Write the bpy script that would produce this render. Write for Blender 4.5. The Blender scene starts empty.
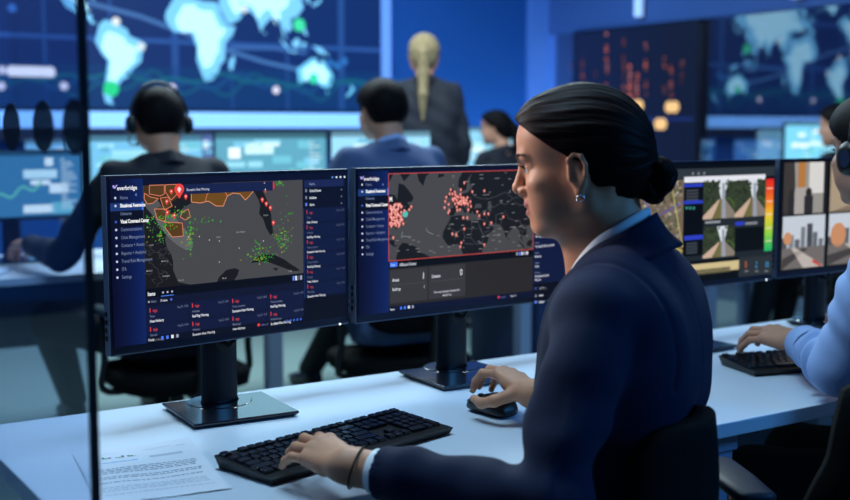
import bpy, bmesh, math, random
import numpy as np
from mathutils import Vector, Matrix, Euler
random.seed(7); rng = np.random.default_rng(7)
SC = bpy.context.scene; COL = SC.collection
V = Vector
# ------------------------------------------------------------------ camera
TH = math.radians(6.0); FPX = 1160.0; CAM = V((0, 0, 1.26))
FW = V((0, math.cos(TH), -math.sin(TH))); UPV = V((0, math.sin(TH), math.cos(TH)))
cd = bpy.data.cameras.new('camera'); cam = bpy.data.objects.new('camera', cd); COL.objects.link(cam)
cam.location = CAM; cam.rotation_euler = (math.radians(84.0), 0, 0)
cd.sensor_width = 36.0; cd.lens = FPX / 850 * 36.0; cd.clip_start = 0.05
cd.dof.use_dof = True; cd.dof.focus_distance = 2.0; cd.dof.aperture_fstop = 3.2
SC.camera = cam
SC.view_settings.view_transform = 'Standard'; SC.view_settings.look = 'None'
SC.view_settings.exposure = 0; SC.view_settings.gamma = 1; SC.view_settings.use_curve_mapping = False
try:
    SC.cycles.use_denoising = True
    SC.cycles.max_bounces = 8; SC.cycles.sample_clamp_indirect = 4
except Exception: pass

def ray(px, py): return FW + V((1, 0, 0)) * ((px - 425) / FPX) + UPV * ((250 - py) / FPX)
AR = math.radians(33.0)
UD = V((math.cos(AR), math.sin(AR), 0)); ND = V((math.sin(AR), -math.cos(AR), 0)); ZD = V((0, 0, 1))
def W(u, n, z): return UD * u + ND * n + ZD * z            # room frame: along the desk, towards the room's near side, up

# ------------------------------------------------------------------ materials
def lin(c): return tuple((x / 255 / 12.92) if x / 255 <= .04045 else ((x / 255 + .055) / 1.055) ** 2.4 for x in c)
MATS = {}
def mat(name, c, rough=.5, metal=0, spec=.5, noise=.06, nscale=30, bump=0, bscale=200, sss=0, coat=0, sheen=0, emit=None, es=1, alpha=1, trans=0, ior=1.45, aniso=None):
    if name in MATS: return MATS[name]
    m = bpy.data.materials.new(name); m.use_nodes = True; nt = m.node_tree; N = nt.nodes; L = nt.links
    b = N['Principled BSDF']; r = lin(c)
    b.inputs['Base Color'].default_value = (*r, 1); b.inputs['Roughness'].default_value = rough
    b.inputs['Metallic'].default_value = metal; b.inputs['Specular IOR Level'].default_value = spec
    b.inputs['IOR'].default_value = ior
    if coat: b.inputs['Coat Weight'].default_value = coat
    if sheen: b.inputs['Sheen Weight'].default_value = sheen; b.inputs['Sheen Roughness'].default_value = .4
    if sss:
        b.inputs['Subsurface Weight'].default_value = sss; b.inputs['Subsurface Radius'].default_value = (.9, .35, .2); b.inputs['Subsurface Scale'].default_value = .006
    if trans: b.inputs['Transmission Weight'].default_value = trans
    if alpha < 1: b.inputs['Alpha'].default_value = alpha
    if emit:
        b.inputs['Emission Color'].default_value = (*lin(emit), 1); b.inputs['Emission Strength'].default_value = es
    if noise or bump:
        tc = N.new('ShaderNodeTexCoord')
    if noise:
        n = N.new('ShaderNodeTexNoise'); n.inputs['Scale'].default_value = nscale; n.inputs['Detail'].default_value = 4
        L.new(tc.outputs['Object'], n.inputs['Vector'])
        mx = N.new('ShaderNodeMix'); mx.data_type = 'RGBA'
        mx.inputs[6].default_value = (*[x * (1 - noise) for x in r], 1); mx.inputs[7].default_value = (*[min(1, x * (1 + noise)) for x in r], 1)
        L.new(n.outputs['Fac'], mx.inputs[0]); L.new(mx.outputs[2], b.inputs['Base Color'])
    if bump:
        n2 = N.new('ShaderNodeTexNoise'); n2.inputs['Scale'].default_value = bscale; n2.inputs['Detail'].default_value = 3
        L.new(tc.outputs['Object'], n2.inputs['Vector'])
        bp = N.new('ShaderNodeBump'); bp.inputs['Strength'].default_value = bump; bp.inputs['Distance'].default_value = .001
        L.new(n2.outputs['Fac'], bp.inputs['Height']); L.new(bp.outputs['Normal'], b.inputs['Normal'])
    MATS[name] = m; return m
def glow(c, s=1.0, gloss=.45):                               # pixels of a lit screen
    key = 'screen_%d_%d_%d_%g_%g' % (*c, s, gloss)
    if key in MATS: return MATS[key]
    return mat(key, (2, 2, 3), gloss, spec=.25, noise=0, emit=c, es=s)
def hair_mat(name, c, c2, rough=.38):
    if name in MATS: return MATS[name]
    m = mat(name, c, rough, spec=.07, noise=0); nt = m.node_tree; N = nt.nodes; L = nt.links; b = N['Principled BSDF']
    uv = N.new('ShaderNodeUVMap'); uv.uv_map = 'flow'
    mp = N.new('ShaderNodeMapping'); mp.inputs['Scale'].default_value = (260, 6, 1); L.new(uv.outputs['UV'], mp.inputs['Vector'])
    n = N.new('ShaderNodeTexNoise'); n.inputs['Scale'].default_value = 1; n.inputs['Detail'].default_value = 5; L.new(mp.outputs[0], n.inputs['Vector'])
    mx = N.new('ShaderNodeMix'); mx.data_type = 'RGBA'; mx.inputs[6].default_value = (*lin(c), 1); mx.inputs[7].default_value = (*lin(c2), 1)
    rp = N.new('ShaderNodeMapRange'); rp.inputs['From Min'].default_value = .4; rp.inputs['From Max'].default_value = .7
    L.new(n.outputs['Fac'], rp.inputs['Value']); L.new(rp.outputs[0], mx.inputs[0]); L.new(mx.outputs[2], b.inputs['Base Color'])
    bp = N.new('ShaderNodeBump'); bp.inputs['Strength'].default_value = .6; bp.inputs['Distance'].default_value = .0012
    L.new(n.outputs['Fac'], bp.inputs['Height']); L.new(bp.outputs['Normal'], b.inputs['Normal'])
    return m

# ------------------------------------------------------------------ object helpers
def link(name, me, m, parent=None):
    o = bpy.data.objects.new(name, me); COL.objects.link(o)
    for x in (m if isinstance(m, (list, tuple)) else [m]): me.materials.append(x)
    if parent is not None:
        o.parent = parent                                     # meshes are made in world space; parents are unrotated Empties
        me.transform(Matrix.Translation(-parent_loc(parent)))
    return o
def parent_loc(o):
    p = V((0, 0, 0))
    while o is not None: p += o.location; o = o.parent
    return p
def obj(name, bm, m, parent=None, smooth=False, bevel=0):
    me = bpy.data.meshes.new(name); bmesh.ops.recalc_face_normals(bm, faces=bm.faces[:]) if bevel >= 0 else None
    bm.to_mesh(me); bm.free()
    if smooth: me.shade_smooth()
    o = link(name, me, m, parent)
    if bevel > 0:
        md = o.modifiers.new('edge', 'BEVEL'); md.width = bevel; md.segments = 2; md.limit_method = 'ANGLE'; md.angle_limit = .6
    return o
def tag(o, label, cat, group=None, kind=None):
    if label: o['label'] = label
    if cat: o['category'] = cat
    if group: o['group'] = group
    if kind: o['kind'] = kind
    return o
def thing(name, loc, label, cat, group=None):
    o = bpy.data.objects.new(name, None); COL.objects.link(o); o.location = loc; o.empty_display_size = .05
    return tag(o, label, cat, group)
def struct(name, bm, m, bevel=0):
    o = obj(name, bm, m, bevel=bevel); o['kind'] = 'structure'; return o
def NB(): return bmesh.new()
def box(bm, c, ax, ay, az, sx, sy, sz, taper=1.0, mi=0):     # centre, three axes, full sizes
    vs = []
    for k in (-.5, .5):
        t = taper if k > 0 else 1
        for i, j in ((-.5, -.5), (.5, -.5), (.5, .5), (-.5, .5)):
            vs.append(bm.verts.new(c + ax * (i * sx * t) + ay * (j * sy * t) + az * (k * sz)))
    for f in ((3, 2, 1, 0), (4, 5, 6, 7), (0, 1, 5, 4), (1, 2, 6, 5), (2, 3, 7, 6), (3, 0, 4, 7)):
        bm.faces.new([vs[i] for i in f]).material_index = mi
def ubox(bm, u0, u1, n0, n1, z0, z1, mi=0):                   # box along the room frame
    box(bm, W((u0 + u1) / 2, (n0 + n1) / 2, (z0 + z1) / 2), UD, ND, ZD, u1 - u0, n1 - n0, z1 - z0, mi=mi)
def ring(bm, c, a, b, ra, rb, n=16, p=2.0):
    out = []
    for i in range(n):
        t = 2 * math.pi * i / n; ct, st = math.cos(t), math.sin(t)
        x = math.copysign(abs(ct) ** (2 / p), ct); y = math.copysign(abs(st) ** (2 / p), st)
        out.append(bm.verts.new(c + a * (ra * x) + b * (rb * y)))
    return out
def skin(bm, rings, cap=True, mi=0):
    for r0, r1 in zip(rings, rings[1:]):
        n = len(r0)
        for i in range(n): bm.faces.new((r0[i], r0[(i + 1) % n], r1[(i + 1) % n], r1[i])).material_index = mi
    if cap:
        bm.faces.new(rings[0][::-1]).material_index = mi; bm.faces.new(rings[-1]).material_index = mi
def frame(d):
    d = d.normalized(); h = V((0, 0, 1)) if abs(d.z) < .9 else V((1, 0, 0))
    a = d.cross(h).normalized(); return a, d.cross(a).normalized()
def spline(P, n):
    P = [V(p) for p in P]
    if len(P) < 3: return [P[0].lerp(P[-1], i / (n - 1)) for i in range(n)]
    Q = [P[0] * 2 - P[1]] + P + [P[-1] * 2 - P[-2]]; out = []
    for i in range(n):
        s = i / (n - 1) * (len(P) - 1); k = min(int(s), len(P) - 2); t = s - k
        a, b, c, d = Q[k:k + 4]
        out.append(.5 * ((2 * b) + (c - a) * t + (2 * a - 5 * b + 4 * c - d) * t * t + (3 * b - a - 3 * c + d) * t ** 3))
    return out
def tube(bm, P, r, n=8, steps=None, mi=0):
    P = spline(P, steps) if steps else [V(p) for p in P]; R = []
    for i, p in enumerate(P):
        d = P[min(i + 1, len(P) - 1)] - P[max(i - 1, 0)]
        a, b = frame(d); rr = r(i / (len(P) - 1)) if callable(r) else r
        if R:                                                 # keep the ring from twisting
            a = (pa - d.normalized() * pa.dot(d.normalized())).normalized(); b = d.normalized().cross(a)
        pa = a; R.append(ring(bm, p, a, b, rr, rr, n))
    skin(bm, R, mi=mi)
def cyl(bm, p0, p1, r0, r1=None, n=16, mi=0):
    p0, p1 = V(p0), V(p1); a, b = frame(p1 - p0)
    skin(bm, [ring(bm, p0, a, b, r0, r0, n), ring(bm, p1, a, b, r0 if r1 is None else r1, r0 if r1 is None else r1, n)], mi=mi)
def ball(bm, c, r, seg=16, rings=10, ax=(1, 1, 1), mi=0):
    q = bmesh.ops.create_uvsphere(bm, u_segments=seg, v_segments=rings, radius=1)
    for v in q['verts']: v.co = V(c) + V((v.co.x * r * ax[0], v.co.y * r * ax[1], v.co.z * r * ax[2]))
    for f in {f for v in q['verts'] for f in v.link_faces}: f.material_index = mi
def ribbon(bm, A, B, th, n=40, m=6, bulge=0.0, mi=0):         # a cloth band between two paths, with thickness
    A = spline(A, n); B = spline(B, n); g = []
    for i in range(n):
        t = A[min(i + 1, n - 1)] - A[max(i - 1, 0)]; nr = t.cross(B[i] - A[i]).normalized()
        g.append([(A[i].lerp(B[i], j / (m - 1)) + nr * bulge * math.sin(math.pi * j / (m - 1)), nr) for j in range(m)])
    top = [[bm.verts.new(p + nr * th / 2) for p, nr in r] for r in g]; bot = [[bm.verts.new(p - nr * th / 2) for p, nr in r] for r in g]
    F = []
    for i in range(n - 1):
        for j in range(m - 1):
            F.append(bm.faces.new((top[i][j], top[i + 1][j], top[i + 1][j + 1], top[i][j + 1])))
            F.append(bm.faces.new((bot[i][j], bot[i][j + 1], bot[i + 1][j + 1], bot[i + 1][j])))
        for j in (0, m - 1): F.append(bm.faces.new((top[i][j], bot[i][j], bot[i + 1][j], top[i + 1][j]) if j == 0 else (top[i + 1][j], bot[i + 1][j], bot[i][j], top[i][j])))
    for i in (0, n - 1):
        for j in range(m - 1): F.append(bm.faces.new((top[i][j], top[i][j + 1], bot[i][j + 1], bot[i][j])))
    for f in F: f.material_index = mi

# ------------------------------------------------------------------ distance-field sculpting (bodies, clothes, hair)
class Field:
    def __init__(s, lo, hi, h):
        s.lo = np.array(lo, float); s.h = h
        s.n = np.ceil((np.array(hi) - s.lo) / h).astype(int) + 1
        s.v = np.full(s.n, .06, np.float32)
    def block(s, c, r):
        a = np.clip(np.floor((np.array(c) - r - s.lo) / s.h).astype(int), 0, s.n - 1)
        b = np.clip(np.ceil((np.array(c) + r - s.lo) / s.h).astype(int) + 1, 0, s.n)
        if np.any(b <= a): return None, None
        sl = tuple(slice(i, j) for i, j in zip(a, b))
        g = [(s.lo[k] + s.h * np.arange(a[k], b[k])).astype(np.float32) for k in range(3)]
        return sl, (g[0][:, None, None], g[1][None, :, None], g[2][None, None, :])
    def add(s, f, c, r, k=.01):
        sl, P = s.block(c, r + k + .02)
        if sl is None: return
        A = s.v[sl]; d = f(*P)
        h = np.clip(.5 + .5 * (A - d) / k, 0, 1); s.v[sl] = A * (1 - h) + d * h - k * h * (1 - h)
    def cut(s, f, c, r, k=.004):
        sl, P = s.block(c, r + k + .02)
        if sl is None: return
        A = s.v[sl]; d = -f(*P)
        h = np.clip(.5 - .5 * (A - d) / k, 0, 1); s.v[sl] = A * (1 - h) + d * h + k * h * (1 - h)
    def cone(s, a, b, ra, rb, k=.01, cut=False):
        a = np.array(a, np.float32); b = np.array(b, np.float32); ab = b - a; L2 = max(float(ab @ ab), 1e-9)
        def f(X, Y, Z):
            x, y, z = X - a[0], Y - a[1], Z - a[2]
            t = np.clip((x * ab[0] + y * ab[1] + z * ab[2]) / L2, 0, 1)
            return np.sqrt((x - t * ab[0]) ** 2 + (y - t * ab[1]) ** 2 + (z - t * ab[2]) ** 2) - (ra + t * (rb - ra))
        (s.cut if cut else s.add)(f, (a + b) / 2, math.sqrt(L2) / 2 + max(ra, rb), k)
    def ell(s, c, rad, M=None, k=.01, cut=False):
        c = np.array(c, np.float32); rad = np.array(rad, np.float32); M = np.eye(3) if M is None else np.array(M)
        def f(X, Y, Z):
            x, y, z = X - c[0], Y - c[1], Z - c[2]
            q = [(M[i, 0] * x + M[i, 1] * y + M[i, 2] * z) / rad[i] for i in range(3)]
            k0 = np.sqrt(q[0] ** 2 + q[1] ** 2 + q[2] ** 2); k1 = np.sqrt((q[0] / rad[0]) ** 2 + (q[1] / rad[1]) ** 2 + (q[2] / rad[2]) ** 2) + 1e-6
            return k0 * (k0 - 1) / k1
        (s.cut if cut else s.add)(f, c, float(rad.max()), k)
    def endcut(s, p, d, r=.07):                               # slice a limb's cloth flat at p, removing what lies along d
        p = np.array(p, np.float32); d = np.array(d, np.float32); d = d / np.linalg.norm(d)
        s.cut(lambda X, Y, Z: np.maximum(-((X - p[0]) * d[0] + (Y - p[1]) * d[1] + (Z - p[2]) * d[2]), np.sqrt((X - p[0]) ** 2 + (Y - p[1]) ** 2 + (Z - p[2]) ** 2) - r), p, r, .0015)
    def warp(s, f):
        I = np.argwhere(np.abs(s.v) < .02); P = s.lo + I * s.h
        s.v[I[:, 0], I[:, 1], I[:, 2]] += f(P).astype(np.float32)
    def mesh(s, name):
        v = s.v; sg = v < 0; nx, ny, nz = v.shape
        cor = [(i, j, k) for i in (0, 1) for j in (0, 1) for k in (0, 1)]
        cnt = np.zeros((nx - 1, ny - 1, nz - 1), np.int8)
        for i, j, k in cor: cnt += sg[i:nx - 1 + i, j:ny - 1 + j, k:nz - 1 + k]
        I = np.argwhere((cnt > 0) & (cnt < 8)); del cnt
        idx = np.full((nx - 1, ny - 1, nz - 1), -1, np.int32); idx[I[:, 0], I[:, 1], I[:, 2]] = np.arange(len(I))
        cv = [v[I[:, 0] + i, I[:, 1] + j, I[:, 2] + k] for i, j, k in cor]
        acc = np.zeros((len(I), 3)); num = np.zeros(len(I))
        for a in range(8):
            for b in range(a + 1, 8):
                da = np.array(cor[b]) - np.array(cor[a])
                if np.abs(da).sum() != 1: continue
                m = (cv[a] < 0) != (cv[b] < 0); t = np.where(m, cv[a] / np.where(m, cv[a] - cv[b], 1), 0)
                acc += np.where(m[:, None], np.array(cor[a]) + t[:, None] * da, 0); num += m
        P = s.lo + (I + acc / num[:, None]) * s.h
        Q = []
        for ax in range(3):
            o = [a for a in range(3) if a != ax]
            sa = [slice(None)] * 3; sb = [slice(None)] * 3; sa[ax] = slice(0, -1); sb[ax] = slice(1, None)
            E = np.argwhere(sg[tuple(sa)] != sg[tuple(sb)])
            E = E[(E[:, o[0]] > 0) & (E[:, o[1]] > 0) & (E[:, o[0]] < s.n[o[0]] - 1) & (E[:, o[1]] < s.n[o[1]] - 1)]
            if not len(E): continue
            inn = sg[E[:, 0], E[:, 1], E[:, 2]]
            q = []
            for d0, d1 in ((1, 1), (0, 1), (0, 0), (1, 0)):
                c = E.copy(); c[:, o[0]] -= d0; c[:, o[1]] -= d1; q.append(idx[c[:, 0], c[:, 1], c[:, 2]])
            q = np.stack(q, 1); fl = inn if ax != 1 else ~inn
            q[~fl] = q[~fl][:, ::-1]; Q.append(q)
        Q = np.concatenate(Q); Q = Q[(Q >= 0).all(1)]
        me = bpy.data.meshes.new(name)
        me.vertices.add(len(P)); me.vertices.foreach_set('co', P.astype(np.float32).ravel())
        me.loops.add(len(Q) * 4); me.loops.foreach_set('vertex_index', Q.astype(np.int32).ravel())
        me.polygons.add(len(Q)); me.polygons.foreach_set('loop_start', np.arange(0, len(Q) * 4, 4, dtype=np.int32))
        me.update(calc_edges=True); me.validate(); me.shade_smooth()
        return me, P, Q
def A3(v): return np.array((v[0], v[1], v[2]), float)

class Head:                                                   # local axes: x to the head's right, y towards the face, z up; origin between the ears
    def __init__(s, origin, yaw, pitch=10, roll=0, scale=1.0):
        a = math.radians(yaw); f = np.array((-math.cos(a), math.sin(a), 0)); r = np.array((math.sin(a), math.cos(a), 0)); u = np.array((0, 0, 1.0))
        p = math.radians(pitch); f2 = f * math.cos(p) - u * math.sin(p); u2 = u * math.cos(p) + f * math.sin(p)
        q = math.radians(roll); r2 = r * math.cos(q) + u2 * math.sin(q); u3 = u2 * math.cos(q) - r * math.sin(q)
        s.M = np.array((r2, f2, u3)); s.o = A3(origin); s.k = scale
    def p(s, x, y, z): return s.o + (x * s.M[0] + y * s.M[1] + z * s.M[2]) * s.k
    def loc(s, P): return ((P - s.o) @ s.M.T) / s.k
    def ell(s, F, c, rad, k=.01, cut=False, rx=0):
        M = s.M
        if rx: t = math.radians(rx); M = np.array(((1, 0, 0), (0, math.cos(t), math.sin(t)), (0, -math.sin(t), math.cos(t)))) @ s.M
        F.ell(s.p(*c), np.array(rad) * s.k, M, k, cut)
    def cone(s, F, a, b, ra, rb, k=.01, cut=False): F.cone(s.p(*a), s.p(*b), ra * s.k, rb * s.k, k, cut)
    def skull(s, F, off=0.0, k=.02):
        s.ell(F, (0, .008, .048), (.073 + off, .0905 + off, .0765 + off), k)
        s.ell(F, (0, -.018, .03), (.068 + off, .068 + off, .07 + off), k)
        s.ell(F, (0, .05, .06), (.058 + off, .046 + off, .05 + off), k)
    def face(s, F, male=False):
        w = 1.06 if male else 1.0
        s.skull(F)
        s.ell(F, (0, .043, -.012), (.058 * w, .054, .058), .02)
        for e in (-1, 1):
            s.cone(F, (e * .052 * w, .006, -.045), (e * .02, .077, -.069), .0155, .0145, .018)
            s.cone(F, (e * .054, .0, -.045), (e * .058, .0, .0), .016, .018, .02)
            s.ell(F, (e * .04, .068, -.004), (.023, .022, .018), .016)
            s.cone(F, (e * .036, .084, .0385), (e * .012, .0935, .0375), .010, .0095, .012)
            s.ell(F, (e * .033, .063, -.035), (.025, .026, .028), .018); s.ell(F, (e * .043, .034, -.028), (.021, .038, .036), .02)
        s.ell(F, (0, .0815, -.0665), (.019, .0195, .0155), .012)
        s.ell(F, (0, .078, -.04), (.028, .0235, .024), .012)
        s.ell(F, (0, .045, -.062), (.042, .042, .018), .02)
        for e in (-1, 1):
            s.ell(F, (e * .031, .099, .021), (.0165, .0155, .012), .010, cut=True)
            s.ell(F, (e * .0305, .0775, .021), (.0135, .0125, .0118), .004)
            s.cone(F, (e * .0445, .0765, .0265), (e * .021, .0855, .0300), .0036, .0040, .005)
            s.cone(F, (e * .043, .0765, .0125), (e * .022, .082, .0120), .003, .003, .006)
        s.cone(F, (0, .0955, .030), (0, .1105, -.001), .0062, .0075, .010)
        s.ell(F, (0, .1115, -.0065), (.0082, .0085, .0075), .007)
        for e in (-1, 1):
            s.ell(F, (e * .0115, .101, -.0105), (.0062, .009, .0065), .005)
            s.ell(F, (e * .0062, .106, -.0165), (.003, .005, .003), .002, cut=True)
        s.cone(F, (0, .1075, -.0145), (0, .098, -.0225), .0045, .0055, .006)
        s.ell(F, (0, .0965, -.0305), (.020, .0085, .0062), .005); s.ell(F, (0, .0995, -.0325), (.011, .0065, .0045), .004)
        s.ell(F, (0, .0955, -.0450), (.017, .0085, .0062), .005); s.ell(F, (0, .0985, -.0442), (.010, .006, .0048), .003)
        s.ell(F, (0, .1055, -.0385), (.0225, .0085, .0010), .0022, cut=True)
        for e in (-1, 1):                                     # ears
            y = .0115
            s.ell(F, (e * .0755, y - .002, .001), (.0085, .0135, .024), .006, rx=-10)
            s.ell(F, (e * .0885, y + .001, .002), (.0085, .0088, .0165), .004, cut=True, rx=-10)
            P = ((.0765, .006, .012), (.0800, .0065, .024), (.0825, -.002, .031), (.0850, -.013, .027), (.0855, -.0175, .014), (.0835, -.0155, 0), (.0800, -.009, -.013), (.0775, -.003, -.022))
            for a, b in zip(P, P[1:]): s.cone(F, (e * a[0], a[1] + y, a[2]), (e * b[0], b[1] + y, b[2]), .0033, .0033, .0025)
            s.cone(F, (e * .0805, -.008 + y, .017), (e * .0805, -.009 + y, -.004), .0022, .0026, .004)
            s.ell(F, (e * .0755, -.001 + y, -.0235), (.0048, .0064, .0075), .004)
            s.ell(F, (e * .0765, .0085 + y, -.002), (.0045, .0042, .0065), .003)

def hand(F, wrist, D, Nrm, side, curl, thumb, scale=1.0, h=.0024, splay=(8, 2, -4, -11), k=.006):
    """palm and five fingers; D wrist to knuckles, Nrm out of the back of the hand, side towards the thumb; returns finger tips"""
    w = A3(wrist); D = A3(D); D /= np.linalg.norm(D); Nn = A3(Nrm); Nn -= D * (Nn @ D); Nn /= np.linalg.norm(Nn)
    S = np.cross(D, Nn); S = S if S @ A3(side) > 0 else -S
    sc = scale
    lat = (.0245, .0075, -.0095, -.0255); fwd = (.083, .087, .082, .073); hup = (-.001, .002, .0, -.004)
    ph = ((.042, .025, .020), (.046, .028, .021), (.043, .026, .0205), (.033, .020, .018)); rd = (.0088, .0089, .0084, .0076)
    tips = []
    for i in range(4):
        m = w + (D * fwd[i] + S * lat[i] + Nn * hup[i]) * sc
        F.cone(w + (D * .012 + S * lat[i] * .62) * sc, m, .0135 * sc, .0108 * sc, .010)
        F.ell(m + Nn * .0015 * sc, np.array((.0102, .0102, .0102)) * sc, None, .005)
    F.cone(w + (D * .035 - S * .020 - Nn * .008) * sc, w + (D * .06 - S * .020 - Nn * .007) * sc, .011 * sc, .009 * sc, .01)
    F.cone(w + (D * .02 + S * .016 - Nn * .008) * sc, w + (D * .05 + S * .022 - Nn * .008) * sc, .012 * sc, .009 * sc, .01)
    for i in range(4):
        m = w + (D * fwd[i] + S * lat[i] + Nn * hup[i]) * sc; ang = 0; p = m
        sp = math.radians(splay[i])
        for j in range(3):
            ang += math.radians(curl[i][j]); fd = (D * math.cos(sp) + S * math.sin(sp)) * math.cos(ang) - Nn * math.sin(ang)
            q = p + fd * ph[i][j] * sc; r0 = rd[i] * (1, .92, .85)[j] * sc; r1 = rd[i] * (.92, .85, .70)[j] * sc
            F.cone(p, q, r0, r1, .0035); p = q
        tips.append((p, fd, np.cross(fd, np.cross(Nn, fd))))
    p = w + (D * .014 + S * .022 - Nn * .006) * sc; r = (.0135, .0108, .0095, .0075)
    for j, (a, b, c, L) in enumerate(thumb):
        d = D * a + S * b + Nn * c; d = d / np.linalg.norm(d); q = p + d * L * sc
        F.cone(p, q, r[j] * sc, r[j + 1] * sc, .006); p = q
    tips.append((p, d, Nn))
    return tips
THUMB_REST = ((.55, .8, -.15, .045), (.85, .45, -.25, .034), (.95, .15, -.25, .026))
def nails(tips, sc, name, m, parent):
    for p, d, n in tips:
        bm = NB(); d = V(d).normalized(); n = V(n); n = (n - d * n.dot(d)).normalized(); s = d.cross(n); c = V(p) + n * .0042 * sc - d * .001
        vs = [[bm.verts.new(c + s * (.0046 * sc * x) + d * (.006 * sc * y) + n * (.0016 * (1 - x * x) - .0008 * abs(y))) for x in (-1, -.5, 0, .5, 1)] for y in (-1, 0, .8, 1.1)]
        for i in range(3):
            for j in range(4): bm.faces.new((vs[i][j], vs[i][j + 1], vs[i + 1][j + 1], vs[i + 1][j]))
        obj(name, bm, m, parent, smooth=True)
def flow_uv(me, P, H, axis, ctr):
    """UV layer that runs with the combing of the hair: angle round the axis, distance along it"""
    b = np.array(axis, float); b /= np.linalg.norm(b); e = np.cross(b, (1, 0, 0)); e /= np.linalg.norm(e); g = np.cross(b, e)
    L = H.loc(P) - np.array(ctr); u = np.arctan2(L @ g, L @ e) / (2 * math.pi); v = L @ b * 4
    uv = me.uv_layers.new(name='flow'); li = np.empty(len(me.loops), np.int32); me.loops.foreach_get('vertex_index', li)
    c = np.stack((np.abs(u[li]), v[li]), 1).astype(np.float32); uv.data.foreach_set('uv', c.ravel())

# ================================================================== materials used
M = dict(
    desk=mat('desk_laminate', (202, 212, 224), .32, noise=.02, nscale=6), desk_edge=mat('desk_edge_band', (190, 206, 214), .4, noise=.02),
    metal=mat('desk_steel', (150, 164, 192), .45), black=mat('black_plastic', (10, 11, 14), .38, noise=.1, bump=.05, bscale=900),
    bezel=mat('bezel_plastic', (12, 20, 44), .3, noise=.05), silver=mat('bezel_side_silver', (120, 128, 145), .35, metal=.5, noise=.03),
    stand=mat('stand_plastic', (17, 19, 24), .30, noise=.05), base=mat('stand_base_plastic', (20, 26, 38), .16, spec=.6, noise=.03, coat=.6),
    key=mat('keycap_plastic', (12, 17, 28), .22, spec=.7, noise=.08), case=mat('keyboard_plastic', (10, 11, 14), .45, noise=.08),
    paper=mat('paper', (214, 217, 226), .8, noise=.015), skin=mat('skin', (204, 146, 114), .48, spec=.4, noise=.07, nscale=55, sss=.25, bump=.12, bscale=700),
    skin2=mat('skin_tan', (184, 132, 106), .5, noise=.06, nscale=40, sss=.2), lip=mat('lips', (176, 108, 100), .4, noise=.05, sss=.2),
    nail=mat('fingernail', (222, 178, 166), .25, noise=.02), navy=mat('navy_wool', (5, 22, 54), .8, spec=.25, noise=.16, nscale=260, bump=.35, bscale=1500, sheen=.06),
    shirt=mat('white_cotton', (226, 232, 238), .75, noise=.02), blue_shirt=mat('pale_blue_cotton', (142, 168, 214), .75, noise=.05, nscale=300, bump=.2, bscale=1200),
    dark=mat('dark_suit_cloth', (15, 18, 30), .8, noise=.1), greyblue=mat('grey_blue_suit_cloth', (66, 84, 122), .8, noise=.1), slate=mat('slate_suit_cloth', (13, 16, 30), .8, noise=.1),
    trousers=mat('dark_trouser_cloth', (14, 16, 26), .8, noise=.1), shoe=mat('black_leather', (10, 10, 12), .4), chrome=mat('chrome', (190, 195, 205), .18, metal=1, noise=0),
    mesh=mat('chair_mesh_fabric', (3, 4, 7), .85, spec=.2, noise=.2, nscale=500, bump=.5, bscale=900), chairpl=mat('chair_plastic', (13, 14, 20), .42),
    white=mat('eye_white', (222, 222, 222), .2, noise=.02), iris=mat('eye_iris', (62, 92, 110), .15, noise=.3, nscale=300), brow=mat('brow_hair', (44, 30, 26), .6, noise=.2),
    rubber=mat('black_rubber', (12, 11, 12), .6), silverj=mat('silver_jewellery', (215, 218, 225), .12, metal=1, noise=0),
    hair=hair_mat('dark_brown_hair', (6, 5, 6), (42, 25, 22), .5), hairb=hair_mat('black_hair', (7, 6, 8), (24, 20, 22), .55), blond=hair_mat('blond_hair', (100, 84, 62), (172, 152, 116), .45),
)
# ================================================================== the room
FLOOR = mat('floor_vinyl', (128, 148, 142), .42, noise=.05, nscale=3)
WALLB = mat('blue_wall_paint', (18, 82, 158), .7, noise=.03, nscale=2); WALLG = mat('grey_wall_paint', (96, 112, 140), .75, noise=.03, nscale=2)
CEIL = mat('ceiling_paint', (120, 126, 140), .9, noise=.03)
bm = NB(); ubox(bm, -2.6, 10.6, -10.4, 2.6, -.08, 0); struct('floor', bm, FLOOR)
bm = NB(); ubox(bm, -2.6, 10.6, -10.4, 2.6, 3.2, 3.28); struct('ceiling', bm, CEIL)
bm = NB(); ubox(bm, -2.6, 6.52, -8.08, -7.96, 0, 3.2); struct('wall_back', bm, WALLB)
bm = NB(); ubox(bm, -2.72, -2.6, -8.08, 2.6, 0, 3.2); struct('wall_left', bm, WALLG)
bm = NB(); ubox(bm, -2.72, 10.6, 2.6, 2.72, 0, 3.2); struct('wall_front', bm, WALLG)
bm = NB(); ubox(bm, 6.40, 6.52, -7.96, 2.6, 2.06, 3.2); struct('wall_right', bm, mat('bulkhead_paint', (66, 100, 165), .7, noise=.03, nscale=2))
bm = NB(); ubox(bm, 10.5, 10.6, -10.4, 2.6, 0, 3.2); ubox(bm, 6.52, 10.5, -10.4, -10.3, 0, 3.2); struct('wall_server_room', bm, mat('server_room_paint', (92, 98, 124), .8))
bm = NB(); ubox(bm, -2.6, 6.4, -7.96, -7.94, 0, .1); struct('baseboard_back', bm, mat('baseboard_paint', (40, 60, 100), .5))
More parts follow.
